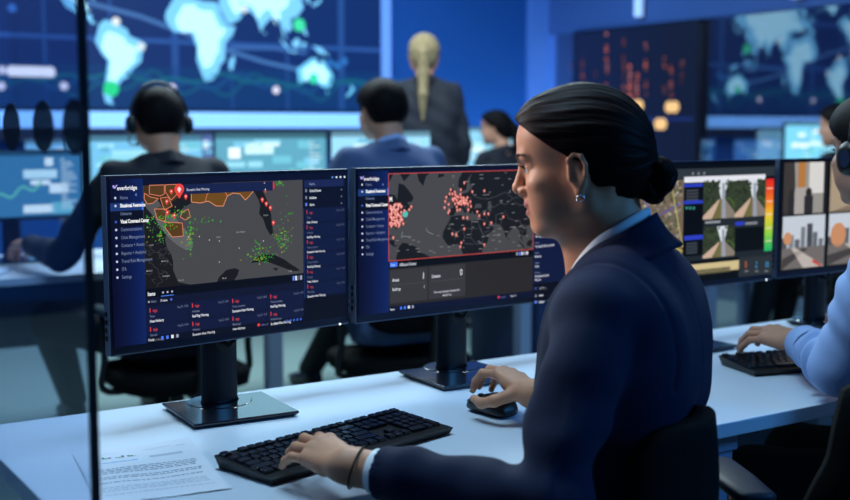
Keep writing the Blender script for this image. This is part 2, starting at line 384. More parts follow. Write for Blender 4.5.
# glass wall to the server room: coated glass that mirrors the video wall
def glass_mat(name, tint, refl, rough=.02):
    m = bpy.data.materials.new(name); m.use_nodes = True; nt = m.node_tree; N = nt.nodes; L = nt.links; N.remove(N['Principled BSDF'])
    t = N.new('ShaderNodeBsdfTransparent'); t.inputs[0].default_value = (*lin(tint), 1)
    g = N.new('ShaderNodeBsdfGlossy'); g.inputs['Roughness'].default_value = rough; g.inputs[0].default_value = (.9, .95, 1, 1)
    lw = N.new('ShaderNodeLayerWeight'); lw.inputs['Blend'].default_value = .35
    mr = N.new('ShaderNodeMapRange'); mr.inputs['To Min'].default_value = refl; mr.inputs['To Max'].default_value = min(1, refl + .2); L.new(lw.outputs['Facing'], mr.inputs['Value'])
    mx = N.new('ShaderNodeMixShader'); L.new(mr.outputs[0], mx.inputs[0]); L.new(t.outputs[0], mx.inputs[1]); L.new(g.outputs[0], mx.inputs[2]); L.new(mx.outputs[0], N['Material Output'].inputs[0])
    return m
bm = NB(); ubox(bm, 6.44, 6.452, -7.95, 2.6, .0, 2.06); struct('window_1', bm, glass_mat('coated_glass', (190, 200, 220), .22))
bm = NB()
for n in (-4.6, -1.4, 1.8): ubox(bm, 6.43, 6.47, n - .02, n + .02, 0, 2.06)
struct('trim_1', bm, M['bezel'])
bm = NB(); ubox(bm, 6.2, 6.44, -7.955, -7.9, 0, 3.2); ubox(bm, 6.42, 6.46, -7.9, -7.86, 0, 3.2); struct('trim_2', bm, mat('uplight_glow_paint', (96, 140, 220), .6, noise=.02))  # strip by the corner: the wall's uplight painted in as paler blue

# ================================================================== flat graphics (screens)
class Canvas:
    """coloured shapes on a flat screen: x along it, y down, in metres from its upper corner"""
    def __init__(s, O, X, Nn, px=None):
        s.O, s.X, s.N = V(O), V(X).normalized(), V(Nn).normalized(); s.Y = s.N.cross(s.X); s.Y = s.Y if s.Y.z < 0 else -s.Y
        s.bm = NB(); s.ms = []; s.mi = {}; s.txt = []; s.lay = 0
    def m(s, c, es=1.0):
        k = glow(c, es)
        if k.name not in s.mi: s.mi[k.name] = len(s.ms); s.ms.append(k)
        return s.mi[k.name]
    def q(s, px, py):                                         # where the sight line through a photo point meets the screen
        r = ray(px, py); t = (s.O - CAM).dot(s.N) / r.dot(s.N); d = CAM + r * t - s.O
        return d.dot(s.X), d.dot(s.Y)
    def at(s, x, y, z): return s.O + s.X * x + s.Y * y + s.N * (.0004 + z * .00012)
    def poly(s, pts, c, z=0, es=1.0):
        vs = [s.bm.verts.new(s.at(x, y, z)) for x, y in pts]
        es_ = [s.bm.edges.new((vs[i], vs[(i + 1) % len(vs)])) for i in range(len(vs))]
        if len(vs) <= 4: fs = [s.bm.faces.new(vs)]
        else: fs = [f for f in bmesh.ops.triangle_fill(s.bm, edges=es_, use_beauty=True, normal=s.N)['geom'] if isinstance(f, bmesh.types.BMFace)]
        k = s.m(c, es)
        for f in fs:
            f.material_index = k; f.normal_update()
            if f.normal.dot(s.N) < 0: f.normal_flip()
    def rect(s, x0, y0, x1, y1, c, z=0, es=1.0): s.poly(((x0, y0), (x1, y0), (x1, y1), (x0, y1)), c, z, es)
    def grad(s, x0, y0, x1, y1, c0, c1, z=0, n=8, vert=False):
        for i in range(n):
            t = i / (n - 1); c = tuple(round(a + (b - a) * t) for a, b in zip(c0, c1))
            if vert: s.rect(x0, y0 + (y1 - y0) * i / n, x1, y0 + (y1 - y0) * (i + 1) / n, c, z)
            else: s.rect(x0 + (x1 - x0) * i / n, y0, x0 + (x1 - x0) * (i + 1) / n, y1, c, z)
    def disc(s, x, y, r, c, z=0, n=10, es=1.0, sx=1): s.poly([(x + sx * r * math.cos(2 * math.pi * i / n), y + r * math.sin(2 * math.pi * i / n)) for i in range(n)], c, z, es)
    def line(s, pts, w, c, z=0, es=1.0):
        for (a, b), (d, e) in zip(pts, pts[1:]):
            L = math.hypot(d - a, e - b) or 1; nx, ny = -(e - b) / L * w / 2, (d - a) / L * w / 2
            s.poly(((a + nx, b + ny), (d + nx, e + ny), (d - nx, e - ny), (a - nx, b - ny)), c, z, es)
    def pin(s, x, y, h, c, z=4):
        r = h * .36; P = [(x + r * math.cos(t), y - h * .64 + r * math.sin(t)) for t in [math.pi * (.85 + 1.3 * i / 8) for i in range(9)]]
        s.poly(P + [(x, y)], c, z); s.disc(x, y - h * .62, r * .42, (240, 210, 205), z + 1, 6)
    def text(s, x, y, size, t, c, z=3, bold=0, align='LEFT', es=1.0, sx=.7):
        cu = bpy.data.curves.new('lettering', 'FONT'); cu.body = t; cu.size = size * 1.08; cu.resolution_u = 2; cu.offset = (bold + .25) * size * .03; cu.align_x = align; cu.fill_mode = 'FRONT'
        o = bpy.data.objects.new('lettering', cu); COL.objects.link(o); s.txt.append((o, x, y, z, s.m(c, es), sx))
    def build(s, name, parent):
        if s.txt:
            dg = bpy.context.evaluated_depsgraph_get(); dg.update()
            for o, x, y, z, k, sx in s.txt:
                me = bpy.data.meshes.new_from_object(o.evaluated_get(dg))
                vs = [s.bm.verts.new(s.at(x + v.co.x * sx, y - v.co.y, z)) for v in me.vertices]
                for p in me.polygons:
                    try: f = s.bm.faces.new([vs[i] for i in p.vertices]); f.material_index = k
                    except ValueError: pass
                cu = o.data; bpy.data.objects.remove(o); bpy.data.curves.remove(cu); bpy.data.meshes.remove(me)
        return obj(name, s.bm, s.ms, parent, bevel=-1)

# outlines of the land masses, degrees east and north
LAND = dict(
 namerica=[(-168,66),(-156,71),(-140,70),(-125,70),(-110,68),(-95,68),(-94,72),(-82,70),(-85,66),(-93,60),(-92,57),(-82,55),(-79,52),(-78,58),(-77,62),(-70,61),(-64,58),(-57,53),(-60,50),(-66,50),(-61,46),(-66,44),(-70,43),(-74,40),(-76,35),(-81,31),(-80,26),(-82,28),(-84,30),(-90,29),(-97,27),(-97,22),(-94,18),(-90,21),(-87,21),(-89,16),(-83,15),(-83,10),(-78,9),(-83,8),(-92,14),(-105,20),(-112,30),(-117,33),(-124,40),(-124,48),(-132,55),(-145,60),(-152,60),(-163,55),(-158,59),(-165,62)],
 greenland=[(-55,82),(-30,83),(-20,78),(-20,72),(-30,68),(-40,65),(-44,60),(-50,63),(-54,69),(-58,75),(-70,78)],
 samerica=[(-77,8),(-72,12),(-62,10),(-52,5),(-50,0),(-44,-2),(-35,-6),(-39,-13),(-40,-20),(-48,-26),(-53,-33),(-58,-35),(-62,-40),(-66,-45),(-68,-51),(-66,-55),(-73,-53),(-75,-46),(-73,-37),(-70,-20),(-76,-14),(-81,-5),(-79,1)],
 africa=[(-6,36),(10,37),(11,33),(20,31),(32,31),(35,27),(37,21),(43,12),(51,12),(48,5),(41,-2),(40,-10),(40,-16),(35,-21),(33,-27),(28,-33),(20,-35),(17,-29),(12,-17),(13,-8),(9,1),(9,4),(4,6),(-4,5),(-9,5),(-13,9),(-17,15),(-16,21),(-11,28)],
 madagascar=[(49,-12),(50,-16),(47,-25),(44,-24),(44,-17)],
 eurasia=[(-9,37),(-9,43),(-1,44),(-4,48),(2,51),(8,54),(8,57),(11,57),(11,54),(20,55),(24,58),(29,60),(22,60),(22,63),(25,66),(18,62),(17,57),(12,56),(5,59),(6,63),(14,68),(25,71),(40,67),(44,68),(60,69),(70,73),(85,75),(104,77),(113,74),(130,72),(142,73),(160,70),(178,69),(178,64),(163,60),(162,56),(156,51),(156,58),(160,62),(150,59),(137,54),(141,49),(135,43),(128,40),(129,35),(126,35),(125,39),(119,39),(122,31),(115,23),(108,21),(109,12),(105,9),(100,13),(103,2),(99,8),(97,17),(91,22),(87,20),(80,14),(77,8),(73,18),(70,22),(66,25),(57,26),(50,30),(52,24),(59,22),(54,17),(44,13),(39,21),(35,28),(35,33),(36,37),(28,37),(26,40),(23,37),(19,41),(13,45),(18,40),(15,38),(11,43),(4,43),(-1,37)],
 britain=[(-5,50),(1,51),(0,53),(-2,56),(-3,58.5),(-6,57),(-4,54)], ireland=[(-10,52),(-6,52),(-6,55),(-9,54)], iceland=[(-23,64),(-14,65),(-16,66),(-23,66)],
 japan=[(131,32),(136,34),(140,36),(142,42),(145,44),(141,45),(139,38),(132,35)],
 sumatra=[(95,5),(104,-2),(106,-6),(101,-3)], java=[(105,-6),(114,-7),(114,-8.5),(106,-7.5)], borneo=[(109,1),(115,5),(118,2),(116,-4),(110,-3)], sulawesi=[(119,1),(125,1),(121,-5)],
 newguinea=[(131,-1),(141,-3),(150,-10),(143,-8),(138,-8)], philippines=[(120,18),(122,17),(126,7),(122,8)], srilanka=[(80,9),(82,7),(80,6)],
 australia=[(114,-22),(122,-17),(130,-12),(136,-12),(136,-16),(141,-17),(142,-11),(146,-18),(153,-25),(153,-31),(150,-37),(144,-38),(138,-35),(131,-31),(124,-33),(116,-35)],
 tasmania=[(145,-41),(148,-41),(147,-43.5)], newzealand=[(172,-34),(178,-38),(175,-41),(172,-44),(167,-46),(170,-42),(174,-39)])

# ================================================================== video wall
vw = thing('video_wall', W(3.0, -7.9, 1.3), 'wide wall display with a glowing pale blue world map on dark blue', 'display')
c = Canvas(W(-1.2, -7.9, 2.95), UD, ND)
VW0, VW1, VZ0, VZ1 = -1.2, 4.74, 1.395, 2.95
bm = NB(); ubox(bm, VW0, VW1 + .03, -7.955, -7.903, VZ0 - .02, VZ1 + .03); obj('panel', bm, M['bezel'], vw)
c.rect(0, 0, VW1 - VW0, VZ1 - VZ0, (17, 48, 112), 0)
random.seed(3)
for i in range(14): x = .2 + i * .445; c.rect(x, 0, x + .02 + .03 * (i % 3 == 0), VZ1 - VZ0, (40, 84, 158), 1)
for y in (.12, .62, 1.07): c.rect(0, y, VW1 - VW0, y + .03, (44, 90, 168), 1)
c.rect(0, 1.26, VW1 - VW0, VZ1 - VZ0, (16, 58, 118), 1)
for k, (col, a0) in enumerate((((20, 88, 128), .05), ((24, 80, 142), .035), ((22, 104, 134), .02))):
    P = [(i * .05, 1.42 - .05 * k * .5 + a0 * (math.sin(i * .37 + k) + math.sin(i * .83 + 2 * k)) - .03) for i in range(125)]; c.line(P, .022, col, 2 + k)
mx = lambda lon: 3.095 + lon * .0078 - VW0; my = lambda lat: VZ1 - (1.89 + lat * .0086)
for k, P in LAND.items():
    big = k in ('australia', 'newzealand', 'tasmania')
    Q = [(mx(a), my(b)) for a, b in P if my(b) > -.4]
    Q = [(x, max(y, .01)) for x, y in Q]
    c.poly(Q, (116, 196, 244) if not big else (104, 196, 240), 4, 1.35)
    X = sum(q[0] for q in Q) / len(Q); Y = sum(q[1] for q in Q) / len(Q)
    if len(P) > 8: c.poly([(X + (x - X) * .72, Y + (y - Y) * .72) for x, y in Q], (170, 228, 250), 5, 1.6)
c.line([(mx(-95), my(26)), (mx(-40), my(16)), (mx(10), my(2))], .03, (70, 118, 186), 3); c.line([(mx(20), my(-3)), (mx(80), my(-17)), (mx(120), my(-23))], .028, (70, 122, 190), 3)
c.line([(mx(45), my(-6)), (mx(90), my(-5)), (mx(125), my(-8))], .025, (60, 108, 180), 3)
for x, y, r, col in ((-92, 15.5, .022, (10, 24, 60)), (-68, -42, .055, (40, 225, 150)), (132, -30, .04, (60, 235, 190)), (117, 16, .05, (70, 240, 180)), (60, 27, .03, (225, 245, 255)), (-86, 47, .03, (240, 250, 255)), (-62, 11, .03, (240, 250, 255)), (-40, -8, .03, (225, 245, 255))): c.disc(mx(x), my(y), r, col, 6, 14)
for px, py in ((64, 86), (172, 88), (276, 90), (2, 70), (1, 86), (12, 8)): x, y = c.q(px, py); c.disc(x, y, .028, (226, 226, 250) if py > 20 else (60, 120, 210), 6, 14, es=1.2)
x, y = c.q(12, 71)
for i in range(7): c.disc(x + i * .041, y, .036, (238, 240, 255), 6, 12, es=1.4)
for x, y in ((150, -16), (158, -18), (166, -14)): c.disc(mx(x), my(y), .03, (48, 120, 200), 4, 12)
c.build('display', vw)
bm = NB(); ubox(bm, VW1 - .02, VW1 + .06, -7.94, -7.88, VZ0 - .1, 3.12); obj('frame_post', bm, mat('lit_frame', (120, 150, 210), .4, emit=(82, 128, 205), es=.8), vw)
bm = NB(); ubox(bm, VW0, VW1 + .06, -7.955, -7.86, 1.262, 1.372); obj("light_strip", bm, mat('light_strip_diffuser', (160, 190, 240), .4, noise=0, emit=(112, 178, 250), es=1.05), vw)
bm = NB(); ubox(bm, VW0, VW1 + .06, -7.955, -7.84, 1.18, 1.26); obj('shelf_rail', bm, mat('rail_paint', (18, 28, 62), .5), vw)

# ================================================================== tall dark light panel on the glass wall
t = thing('light_panel', W(6.40, -6.85, .25), 'tall dark panel with columns of small orange lights on the glass wall', 'light panel')
bm = NB(); ubox(bm, 6.385, 6.437, -7.56, -6.14, .25, 2.055); obj('housing', bm, mat('panel_housing', (10, 16, 34), .45), t, bevel=.004)
c = Canvas(W(6.384, -7.54, 2.04), ND, -UD); c.w, c.h = 1.38, 1.77; c.grad(0, 0, c.w, c.h, (20, 34, 74), (16, 24, 50), 0, 8)
random.seed(31)
for px, y0, y1, den, br in ((571, 66, 92, .35, .45), (583, 58, 96, .5, .5), (596, 55, 80, .35, .4), (607, 34, 96, .75, .95), (612, 60, 96, .4, .6), (624, 40, 98, .6, .6), (630, 62, 98, .9, .95), (637, 75, 98, .9, .9), (646, 44, 97, .7, .8), (664, 58, 100, .6, .6), (671, 66, 100, .5, .6), (682, 62, 96, .45, .5)):
    y = y0
    while y < y1:
        if random.random() < den:
            x, v = c.q(px + random.uniform(-.8, .8), y); s = random.uniform(.010, .017); k = br * random.uniform(.6, 1.15); c.rect(x - s, v - s * .8, x + s, v + s * .8, tuple(min(255, int(a * k)) for a in random.choice(((236, 122, 84), (214, 120, 96), (190, 118, 112)))), 2)
        y += 4.2
c.rect(.02, c.q(620, 118)[1], c.w - .02, c.q(620, 121)[1], (26, 48, 110), 1)
for px, py, w in ((637, 105.5, .06), (672, 107, .065), (660.5, 124, .05)): x, v = c.q(px, py); c.disc(x - w * .45, v, .045, (250, 204, 140), 3, 14, es=1.1); c.disc(x + w * .45, v, .045, (250, 204, 140), 3, 14, es=1.1)
c.build('display', t)
for k, (n, lab) in enumerate(((-6.75, 'slim wall lamp glowing white above the glass wall nearest the blue wall'), (-5.25, 'slim wall lamp glowing blue above the glass wall farther from the blue wall'))):
    r = thing('wall_lamp', W(6.39, n, 2.1), lab, 'lamp', 'slim lamps above the glass wall')
    bm = NB(); ubox(bm, 6.37, 6.4, n - .03, n + .03, 2.1, 2.7); obj('backplate', bm, M['silver'], r)
    bm = NB(); ubox(bm, 6.34, 6.37, n - .035, n + .035, 2.12, 2.68); obj('diffuser', bm, mat('lamp_diffuser_%d' % k, (200, 215, 240), .4, noise=0, emit=((150, 190, 250), (90, 120, 235))[k], es=.8), r)

# ================================================================== desks
def desk(label, u0, u1, n0, n1, legs, group=None, ztop=.73):
    t = thing('desk', W((u0 + u1) / 2, (n0 + n1) / 2, 0), label, 'desk', group)
    bm = NB(); ubox(bm, u0, u1, n0, n1, ztop - .028, ztop); obj('tabletop', bm, M['desk'], t, bevel=.0025)
    for u in legs:
        bm = NB(); ubox(bm, u - .035, u + .035, n0 + .06, n1 - .05, ztop - .075, ztop - .029)
        for n in (n0 + .1, n1 - .09): ubox(bm, u - .032, u + .032, n - .03, n + .03, .028, ztop - .03)
        ubox(bm, u - .035, u + .035, n0 + .03, n1 - .02, 0, .03); obj('leg', bm, M['metal'], t, bevel=.004)
    bm = NB(); ubox(bm, u0 + .1, u1 - .1, n0 + .05, n0 + .075, .34, ztop - .03); obj('modesty_panel', bm, mat('desk_panel_grey', (70, 84, 112), .6), t)
    return t
desk('long white office desk where the woman in the blazer types', .418, 3.7, -2.13, -1.425, (.52, 1.63, 2.6, 3.5))
desk('white desk in the middle of the room where two men in suits work', .2, 6.35, -5.05, -4.22, (.4, 2.05, 3.35, 4.6, 5.6), 'white desks behind the first')
desk('white desk nearest the video wall', 2.4, 6.3, -7.05, -6.3, (2.6, 3.7, 6.1), 'white desks behind the first')

# ================================================================== computer monitors
def monitor(label, FL, yaw, w, ztop, zbot, col_un, base_un, ui, group, detail=True, led=True, base_yaw=None):
    """FL: front corner on its viewer's left at desk level; yaw: direction of its width"""
    a = math.radians(yaw); X = V((math.cos(a), math.sin(a), 0)); Nn = V((math.sin(a), -math.cos(a), 0)); h = ztop - zbot
    O = V((FL[0], FL[1], ztop)); mid = O + X * (w / 2) - ZD * (h / 2); zt = .73
    t = thing('computer_monitor', V((*W(*base_un, 0).xy, zt)), label, 'monitor', group)
    bm = NB(); box(bm, mid - Nn * .010, X, Nn, ZD, w, .018, h); o = obj('casing', bm, M['bezel'], t, bevel=.002)
    bm = NB(); b0 = mid - Nn * .0195
    skin(bm, [ring(bm, b0 - Nn * d, X, ZD, w * s, h * s2, 24, 7) for d, s, s2 in ((0, .47, .46), (.012, .44, .42), (.03, .36, .32), (.034, .34, .3))]); obj('back_shell', bm, M['black'], t, smooth=False)
    if detail:
        bm = NB(); box(bm, mid - X * (w / 2 + .0006) - Nn * .010, X, Nn, ZD, .0016, .017, h); obj('side_trim', bm, M['silver'], t)
        bm = NB(); box(bm, mid - ZD * (h / 2 + .0005) - Nn * .004, X, Nn, ZD, w, .004, .0014); obj('edge_strip', bm, M['silver'], t)
        bm = NB()
        for i in range(4): box(bm, O - X * .002 - Nn * .012 - ZD * (h - .03 - i * .014), X, Nn, ZD, .002, .006, .008)
        obj('side_port', bm, M['black'], t)
    mx_, mt, mb = .005, .006, .015
    c = Canvas(O + X * mx_ - ZD * mt + Nn * .0001, X, Nn); c.w = w - 2 * mx_; c.h = h - mt - mb
    ui(c); c.build('display', t)
    if led:
        bm = NB(); ball(bm, O + X * (w - .022) - ZD * (h - .0005) - Nn * .003, .0026, 10, 8); obj('power_light', bm, glow((236, 246, 255), 3.0), t)
    cp = W(*col_un, 0); cb = V((cp.x, cp.y, zt + .008)); R = []
    zh = zbot + h * .55
    for z, s in ((0, 1.12), (.01, 1), (.2, .98), (zh - zt - .008, .95)): R.append(ring(bm_ := (bm if z else NB()), cb + ZD * z, X, Nn, .036 * s, .019 * s, 24, 3)) ; bm = bm_
    skin(bm, R); obj('stand_column', bm, M['stand'], t, smooth=True)
    bm = NB(); box(bm, V((cp.x, cp.y, zh)) - Nn * .0 + Nn * .012, X, Nn, ZD, .10, .035, .10); obj('stand_hinge', bm, M['stand'], t, bevel=.006)
    bs = W(*base_un, 0); by = a if base_yaw is None else math.radians(base_yaw); BX = V((math.cos(by), math.sin(by), 0)); BN = V((math.sin(by), -math.cos(by), 0))
    bm = NB(); c0 = V((bs.x, bs.y, zt))
    lo = [bm.verts.new(c0 + BX * (i * .094) + BN * (j * .086) + ZD * .0005) for i, j in ((-1, -1), (1, -1), (1, 1), (-1, 1))]
    m1 = [bm.verts.new(c0 + BX * (i * .101) + BN * (j * .093) + ZD * .007) for i, j in ((-1, -1), (1, -1), (1, 1), (-1, 1))]
    m2 = [bm.verts.new(c0 + BX * (i * .1005) + BN * (j * .0925) + ZD * .011) for i, j in ((-1, -1), (1, -1), (1, 1), (-1, 1))]
    skin(bm, [lo, m1, m2]); obj('stand_base', bm, M['base'], t, bevel=.0012)
    if detail:
        bm = NB(); skin(bm, [ring(bm, cb + ZD * .0034, X, Nn, .062, .06, 32), ring(bm, cb + ZD * .0042, X, Nn, .0605, .0585, 32)]); obj('swivel_ring', bm, M['base'], t)
        hz = zbot - .012; bm = NB(); skin(bm, [ring(bm, V((cp.x, cp.y, hz)) + Nn * (.0188 + d), X, ZD, r, r, 24) for d, r in ((0, .017), (.0015, .0165))]); obj('cable_hole', bm, M['black'], t)
        cc = V((cp.x, cp.y, hz)); bm = NB(); tube(bm, [cc + Nn * .018, cc + Nn * .034 + X * .004 - ZD * .004, cc + Nn * .03 + X * .02 + ZD * .008, cc + Nn * .012 + X * .05 + ZD * .016, cc - Nn * .03 + X * .09 + ZD * .03, cc - Nn * .05 + X * .12 + ZD * .1], .0042, 8, 24); obj('cable', bm, M['rubber'], t, smooth=True)
    return t

MENU = ['Home', 'Situational Awareness', 'Universe', 'Visual Command Center', 'Communications', 'Crisis Management', 'Contacts + Assets', 'Reports + Analytics', 'Travel Risk Management', 'ITA', 'Settings']
GW, GY = (226, 230, 240), (120, 132, 160)
def chrome_ui(c, xs, ys, y0, dy, sz):
    """the dark navy frame of the security dashboard with its side menu"""
    W_, H_ = c.w, c.h
    c.rect(0, 0, W_, H_, (11, 15, 36), 0); c.grad(0, 0, xs, H_, (6, 8, 40), (14, 34, 92), 1, 10); c.rect(xs, 0, W_, ys, (9, 13, 40), 1)
    c.line([(.006, .012), (.009, .016), (.014, .010)], .0022, (170, 160, 235), 3); c.disc(.0075, .0125, .0022, (170, 160, 235), 3)
    c.text(.0135, .019, .0094, 'everbridge', (240, 240, 248), 3, .45, sx=.86)
    c.rect(0, y0 + dy * .45, xs, y0 + dy * 1.45, (28, 56, 116), 2); c.rect(xs - .003, y0 + dy * .45, xs, y0 + dy * 1.45, (70, 120, 230), 3); c.rect(0, y0 + dy * 1.45, xs - .001, y0 + dy * 3.5, (8, 11, 30), 2)
    for i, t in enumerate(MENU):
        y = y0 + i * dy; b = i in (1, 3); sub = i in (2, 3)
        if not sub or i == 3: c.disc(.010, y - sz * .36, .0022, (190, 200, 225) if i != 3 else (60, 90, 200), 3, 8)
        c.text(.0185, y, sz * (1.06 if b else 1), t, (245, 246, 250) if b else (112, 124, 158), 3, 1.1 if b else 0, sx=.6 if b else .7)
    c.line([(xs - .012, .026), (xs - .015, .028), (xs - .012, .030)], .0012, (120, 140, 220), 3)
def check_list(c, x, ys, sz, names):
    for y, t in zip(ys, names): c.rect(x, y - sz * .95, x + sz * .9, y, (96, 130, 235) if t != 'Assets' else (150, 156, 176), 3); c.text(x + sz * 1.9, y, sz, t, GW, 3, .6)
def ui_gulf(c):
    q = c.q; xs, ys = q(143, 200)[0], q(200, 183.5)[1]; y0 = q(118, 199.5)[1]; dy = q(118, 215.5)[1] - q(118, 207.5)[1]
    chrome_ui(c, xs, ys, y0, dy, .0078)
    xr, xe = q(302.5, 200)[0], c.w - .003; yb = q(225, 281)[1]
    c.rect(xs, ys, xr, yb, (71, 71, 73), 1)
    P = lambda pts: [(min(max(x, xs), xr), min(max(y, ys), yb)) for x, y in (q(*p) for p in pts)]
    BK, OR, OL = (24, 24, 25), (84, 58, 22), (232, 136, 104)
    c.poly(P([(143, 184), (212, 181), (205, 192), (200, 203), (191, 203), (183, 208), (178, 213), (172, 221), (167, 231), (165, 240), (167, 248), (171, 254), (173, 262), (173, 270), (178, 282), (190, 286), (190, 292), (143, 296)]), BK, 2)
    c.poly(P([(254, 183), (262, 190), (265, 196), (269, 205), (271, 215), (272, 225), (273, 233), (270, 235), (266, 228), (263, 219), (259, 214), (260, 205), (258, 199), (254, 192), (248, 188)]), BK, 2)
    c.poly(P([(250, 263), (256, 258), (262, 254), (270, 254), (277, 256), (285, 260), (292, 265), (297, 268), (300, 271), (292, 271), (284, 268), (276, 265), (268, 262), (260, 262)]), BK, 2)
    c.poly(P([(217, 285), (219, 277), (226, 270), (235, 268), (239, 270), (237, 276), (234, 284)]), BK, 2)
    c.poly(P([(272, 268), (278, 268), (276, 271)]), BK, 2)
    random.seed(11)
    for i in range(26): px, py = random.uniform(144, 168), random.uniform(236, 284); a = [(px, py)]; 
    for i in range(26):
        px, py = random.uniform(144, 170), random.uniform(226, 284); a = [q(px, py)]
        for k in range(3): px = min(max(px + random.uniform(-5, 6), 144), 172); py += random.uniform(-4, 5); a.append(q(px, min(py, 286)))
        c.line(a, .0009, (62, 62, 64), 3)
    e = [(173 + 23 * math.cos(t) * .82 - 10 * math.sin(t) * .5, 229 + 23 * math.cos(t) * .85 + 10 * math.sin(t) * .8) for t in [2 * math.pi * i / 28 for i in range(28)]]
    c.poly(P(e), (96, 97, 98), 3)
    c.poly(P([(143, 196), (157, 199), (166, 214), (166, 226), (156, 219), (146, 208)]), (84, 84, 86), 3)
    c.poly(P([(143, 184.5), (180, 184), (180, 196), (172, 202), (160, 200), (150, 199), (143, 193)]), (66, 46, 20), 3); c.poly(P([(160, 222), (168, 221), (172, 214), (166, 206), (158, 207), (155, 214)]), (74, 54, 30), 3)
    for pts in ([(149, 185), (164, 184.5), (164, 194), (160, 196), (149, 194)], [(165, 184.5), (178, 184), (176, 195), (171, 200), (165, 192)], [(144, 193), (150, 197), (158, 198.5), (153, 203), (147, 204), (144, 199)], [(154, 209), (166, 209), (165, 222), (157, 219)], [(165, 222), (182, 223), (183, 236), (172, 237), (165, 228)], [(182, 212), (188, 209), (190, 217), (185, 220), (180, 217)], [(160, 198), (168, 197), (172, 206), (164, 210)]):
        c.poly(P(pts), OR if pts[0][0] < 182 else (76, 60, 44), 4); p = P(pts); c.line(p + p[:1], .0011, OL, 5)
    pts = [(191, 188), (222, 187), (254, 184), (253, 191), (249, 196), (245, 200), (240, 194), (233, 193), (227, 196), (223, 206), (216, 206), (208, 201), (200, 203), (191, 202)]
    c.poly(P(pts), (108, 72, 20), 4); p = P(pts); c.line(p + p[:1], .0012, (238, 150, 112), 5); c.line(P([(205, 201), (207, 194), (214, 190)]), .001, OL, 5); c.line(P([(227, 196), (224, 190)]), .001, OL, 5)
    for k, (cx, cy, sx, sy, n) in enumerate(((190, 236, 3.5, 14, 70), (166, 222, 9, 8, 60), (160, 235, 5, 9, 30), (150, 225, 5, 14, 20), (281, 240, 8, 10, 60), (262, 257, 12, 5, 80), (279, 183, 3, 2.5, 22), (287, 225, 6, 16, 22), (205, 222, 14, 8, 22), (262, 247, 9, 5, 24), (180, 213, 8, 5, 30))):
        for i in range(n):
            x, y = q(random.gauss(cx, sx * .6), random.gauss(cy, sy * .6))
            if xs < x < xr and ys < y < yb: s = random.uniform(.0008, .0022); c.poly(((x, y - s), (x + s, y), (x, y + s * .8), (x - s, y + s * .3)), random.choice(((52, 150, 46), (64, 178, 56), (40, 120, 44), (150, 150, 40))), 6)
    for px, py in ((171, 195), (166.5, 205), (185.5, 200), (167, 216), (174, 219), (265, 193), (262, 203), (266, 207), (270, 211), (273, 226), (264, 186)): c.pin(*q(px, py), .0105 if py > 190 else .009, (226, 62, 56), 7)
    for px, py in ((188, 237), (199, 236.5), (209, 240), (219, 241), (239, 248), (263, 241), (219, 262)): c.disc(*q(px, py), .0011, (220, 220, 222), 6, 6)
    for px, py, t in ((216, 238, 'Gulf of'), (236, 233, 'Gulf of Mexico'), (149, 246, 'Austin'), (161, 262, 'Monterrey'), (146, 272, 'MEXICO'), (162, 277, 'Guadalajara'), (178, 281, 'Veracruz'), (222, 279, 'Merida'), (283, 240, 'Nassau'), (288, 272, 'CUBA'), (263, 216, 'Orlando')): x, y = q(px, py); c.text(x, y, .0042, t, (150, 150, 152), 6)
    (x0, y0_), (x1, y1) = q(182, 184.5), q(272.5, 188.5); c.rect(x0, y0_, x1, y0_ + .0175, (22, 32, 72), 8); c.poly([(x1, y0_), (x1 + .004, y0_ + .004), (x1 + .004, y0_ + .012), (x1, y0_ + .0175)], (190, 60, 56), 8)
    c.pin(q(178.7, 186)[0], y0_ + .025, .027, (232, 66, 58), 9); c.rect(q(178.7, 186)[0] - .001, y0_ + .004, q(178.7, 186)[0] + .001, y0_ + .014, (250, 230, 226), 11)
    c.text(x0 + .008, y0_ + .0117, .0062, 'Excessive Heat Warning', (200, 206, 226), 10)
    # panel under the map
    c.rect(xs, yb, xr, yb + .016, (8, 9, 20), 2); c.rect(xs, yb + .016, xr, c.h, (15, 20, 46), 1)
    c.text(xs + .004, yb + .0125, .0088, 'Items', (236, 238, 246), 3, .8); c.rect(xs + .03, yb + .0145, xs + .055, yb + .016, (70, 120, 230), 3)
    for i in range(3): c.disc(xs + .034 + i * .009, yb + .009, .002, (170, 176, 196), 3, 8)
    for i in range(4): c.rect(xr - .026 + i * .006, yb + .004, xr - .0215 + i * .006, yb + .0125, ((90, 130, 240), (220, 224, 236), (80, 84, 104), (160, 166, 190))[i], 3)
    c.disc(xs + .006, yb + .023, .002, (150, 156, 176), 3); c.text(xs + .010, yb + .025, .0055, 'Alerts', GY, 3); c.text(xs + .028, yb + .025, .0055, '10 items', GW, 3); c.disc(xs + .05, yb + .023, .0022, (70, 110, 220), 3)
    st = ['Texas', 'Arkansas', 'Texas, Louisiana', 'Texas, Louisiana', 'Georgia', 'Arkansas', 'Mississippi', 'North Dakota']; ti = ['Heat Advisory', 'Red Flag Warning', 'Excessive Heat Warning', 'Red Flag Warning', 'Heat Advisory', 'Excessive Heat Warning', 'Heat Advisory', 'Excessive Heat Warning']
    cw = (xr - xs) / 4
    def card(x, y, w, a, b, sz):
        c.rect(x, y - .005, x + .0016, y + .0028, (226, 62, 62), 3); c.text(x + .006, y + .0025, sz, 'High', (216, 70, 74), 3); c.text(x + w - .008, y, sz * .85, 'Aug 22, 16:00', (104, 112, 140), 3, align='RIGHT')
        c.text(x, y + .0115, sz * .9, a, (116, 124, 150), 3); c.text(x, y + .0205, sz, b, (232, 234, 242), 3, .4)
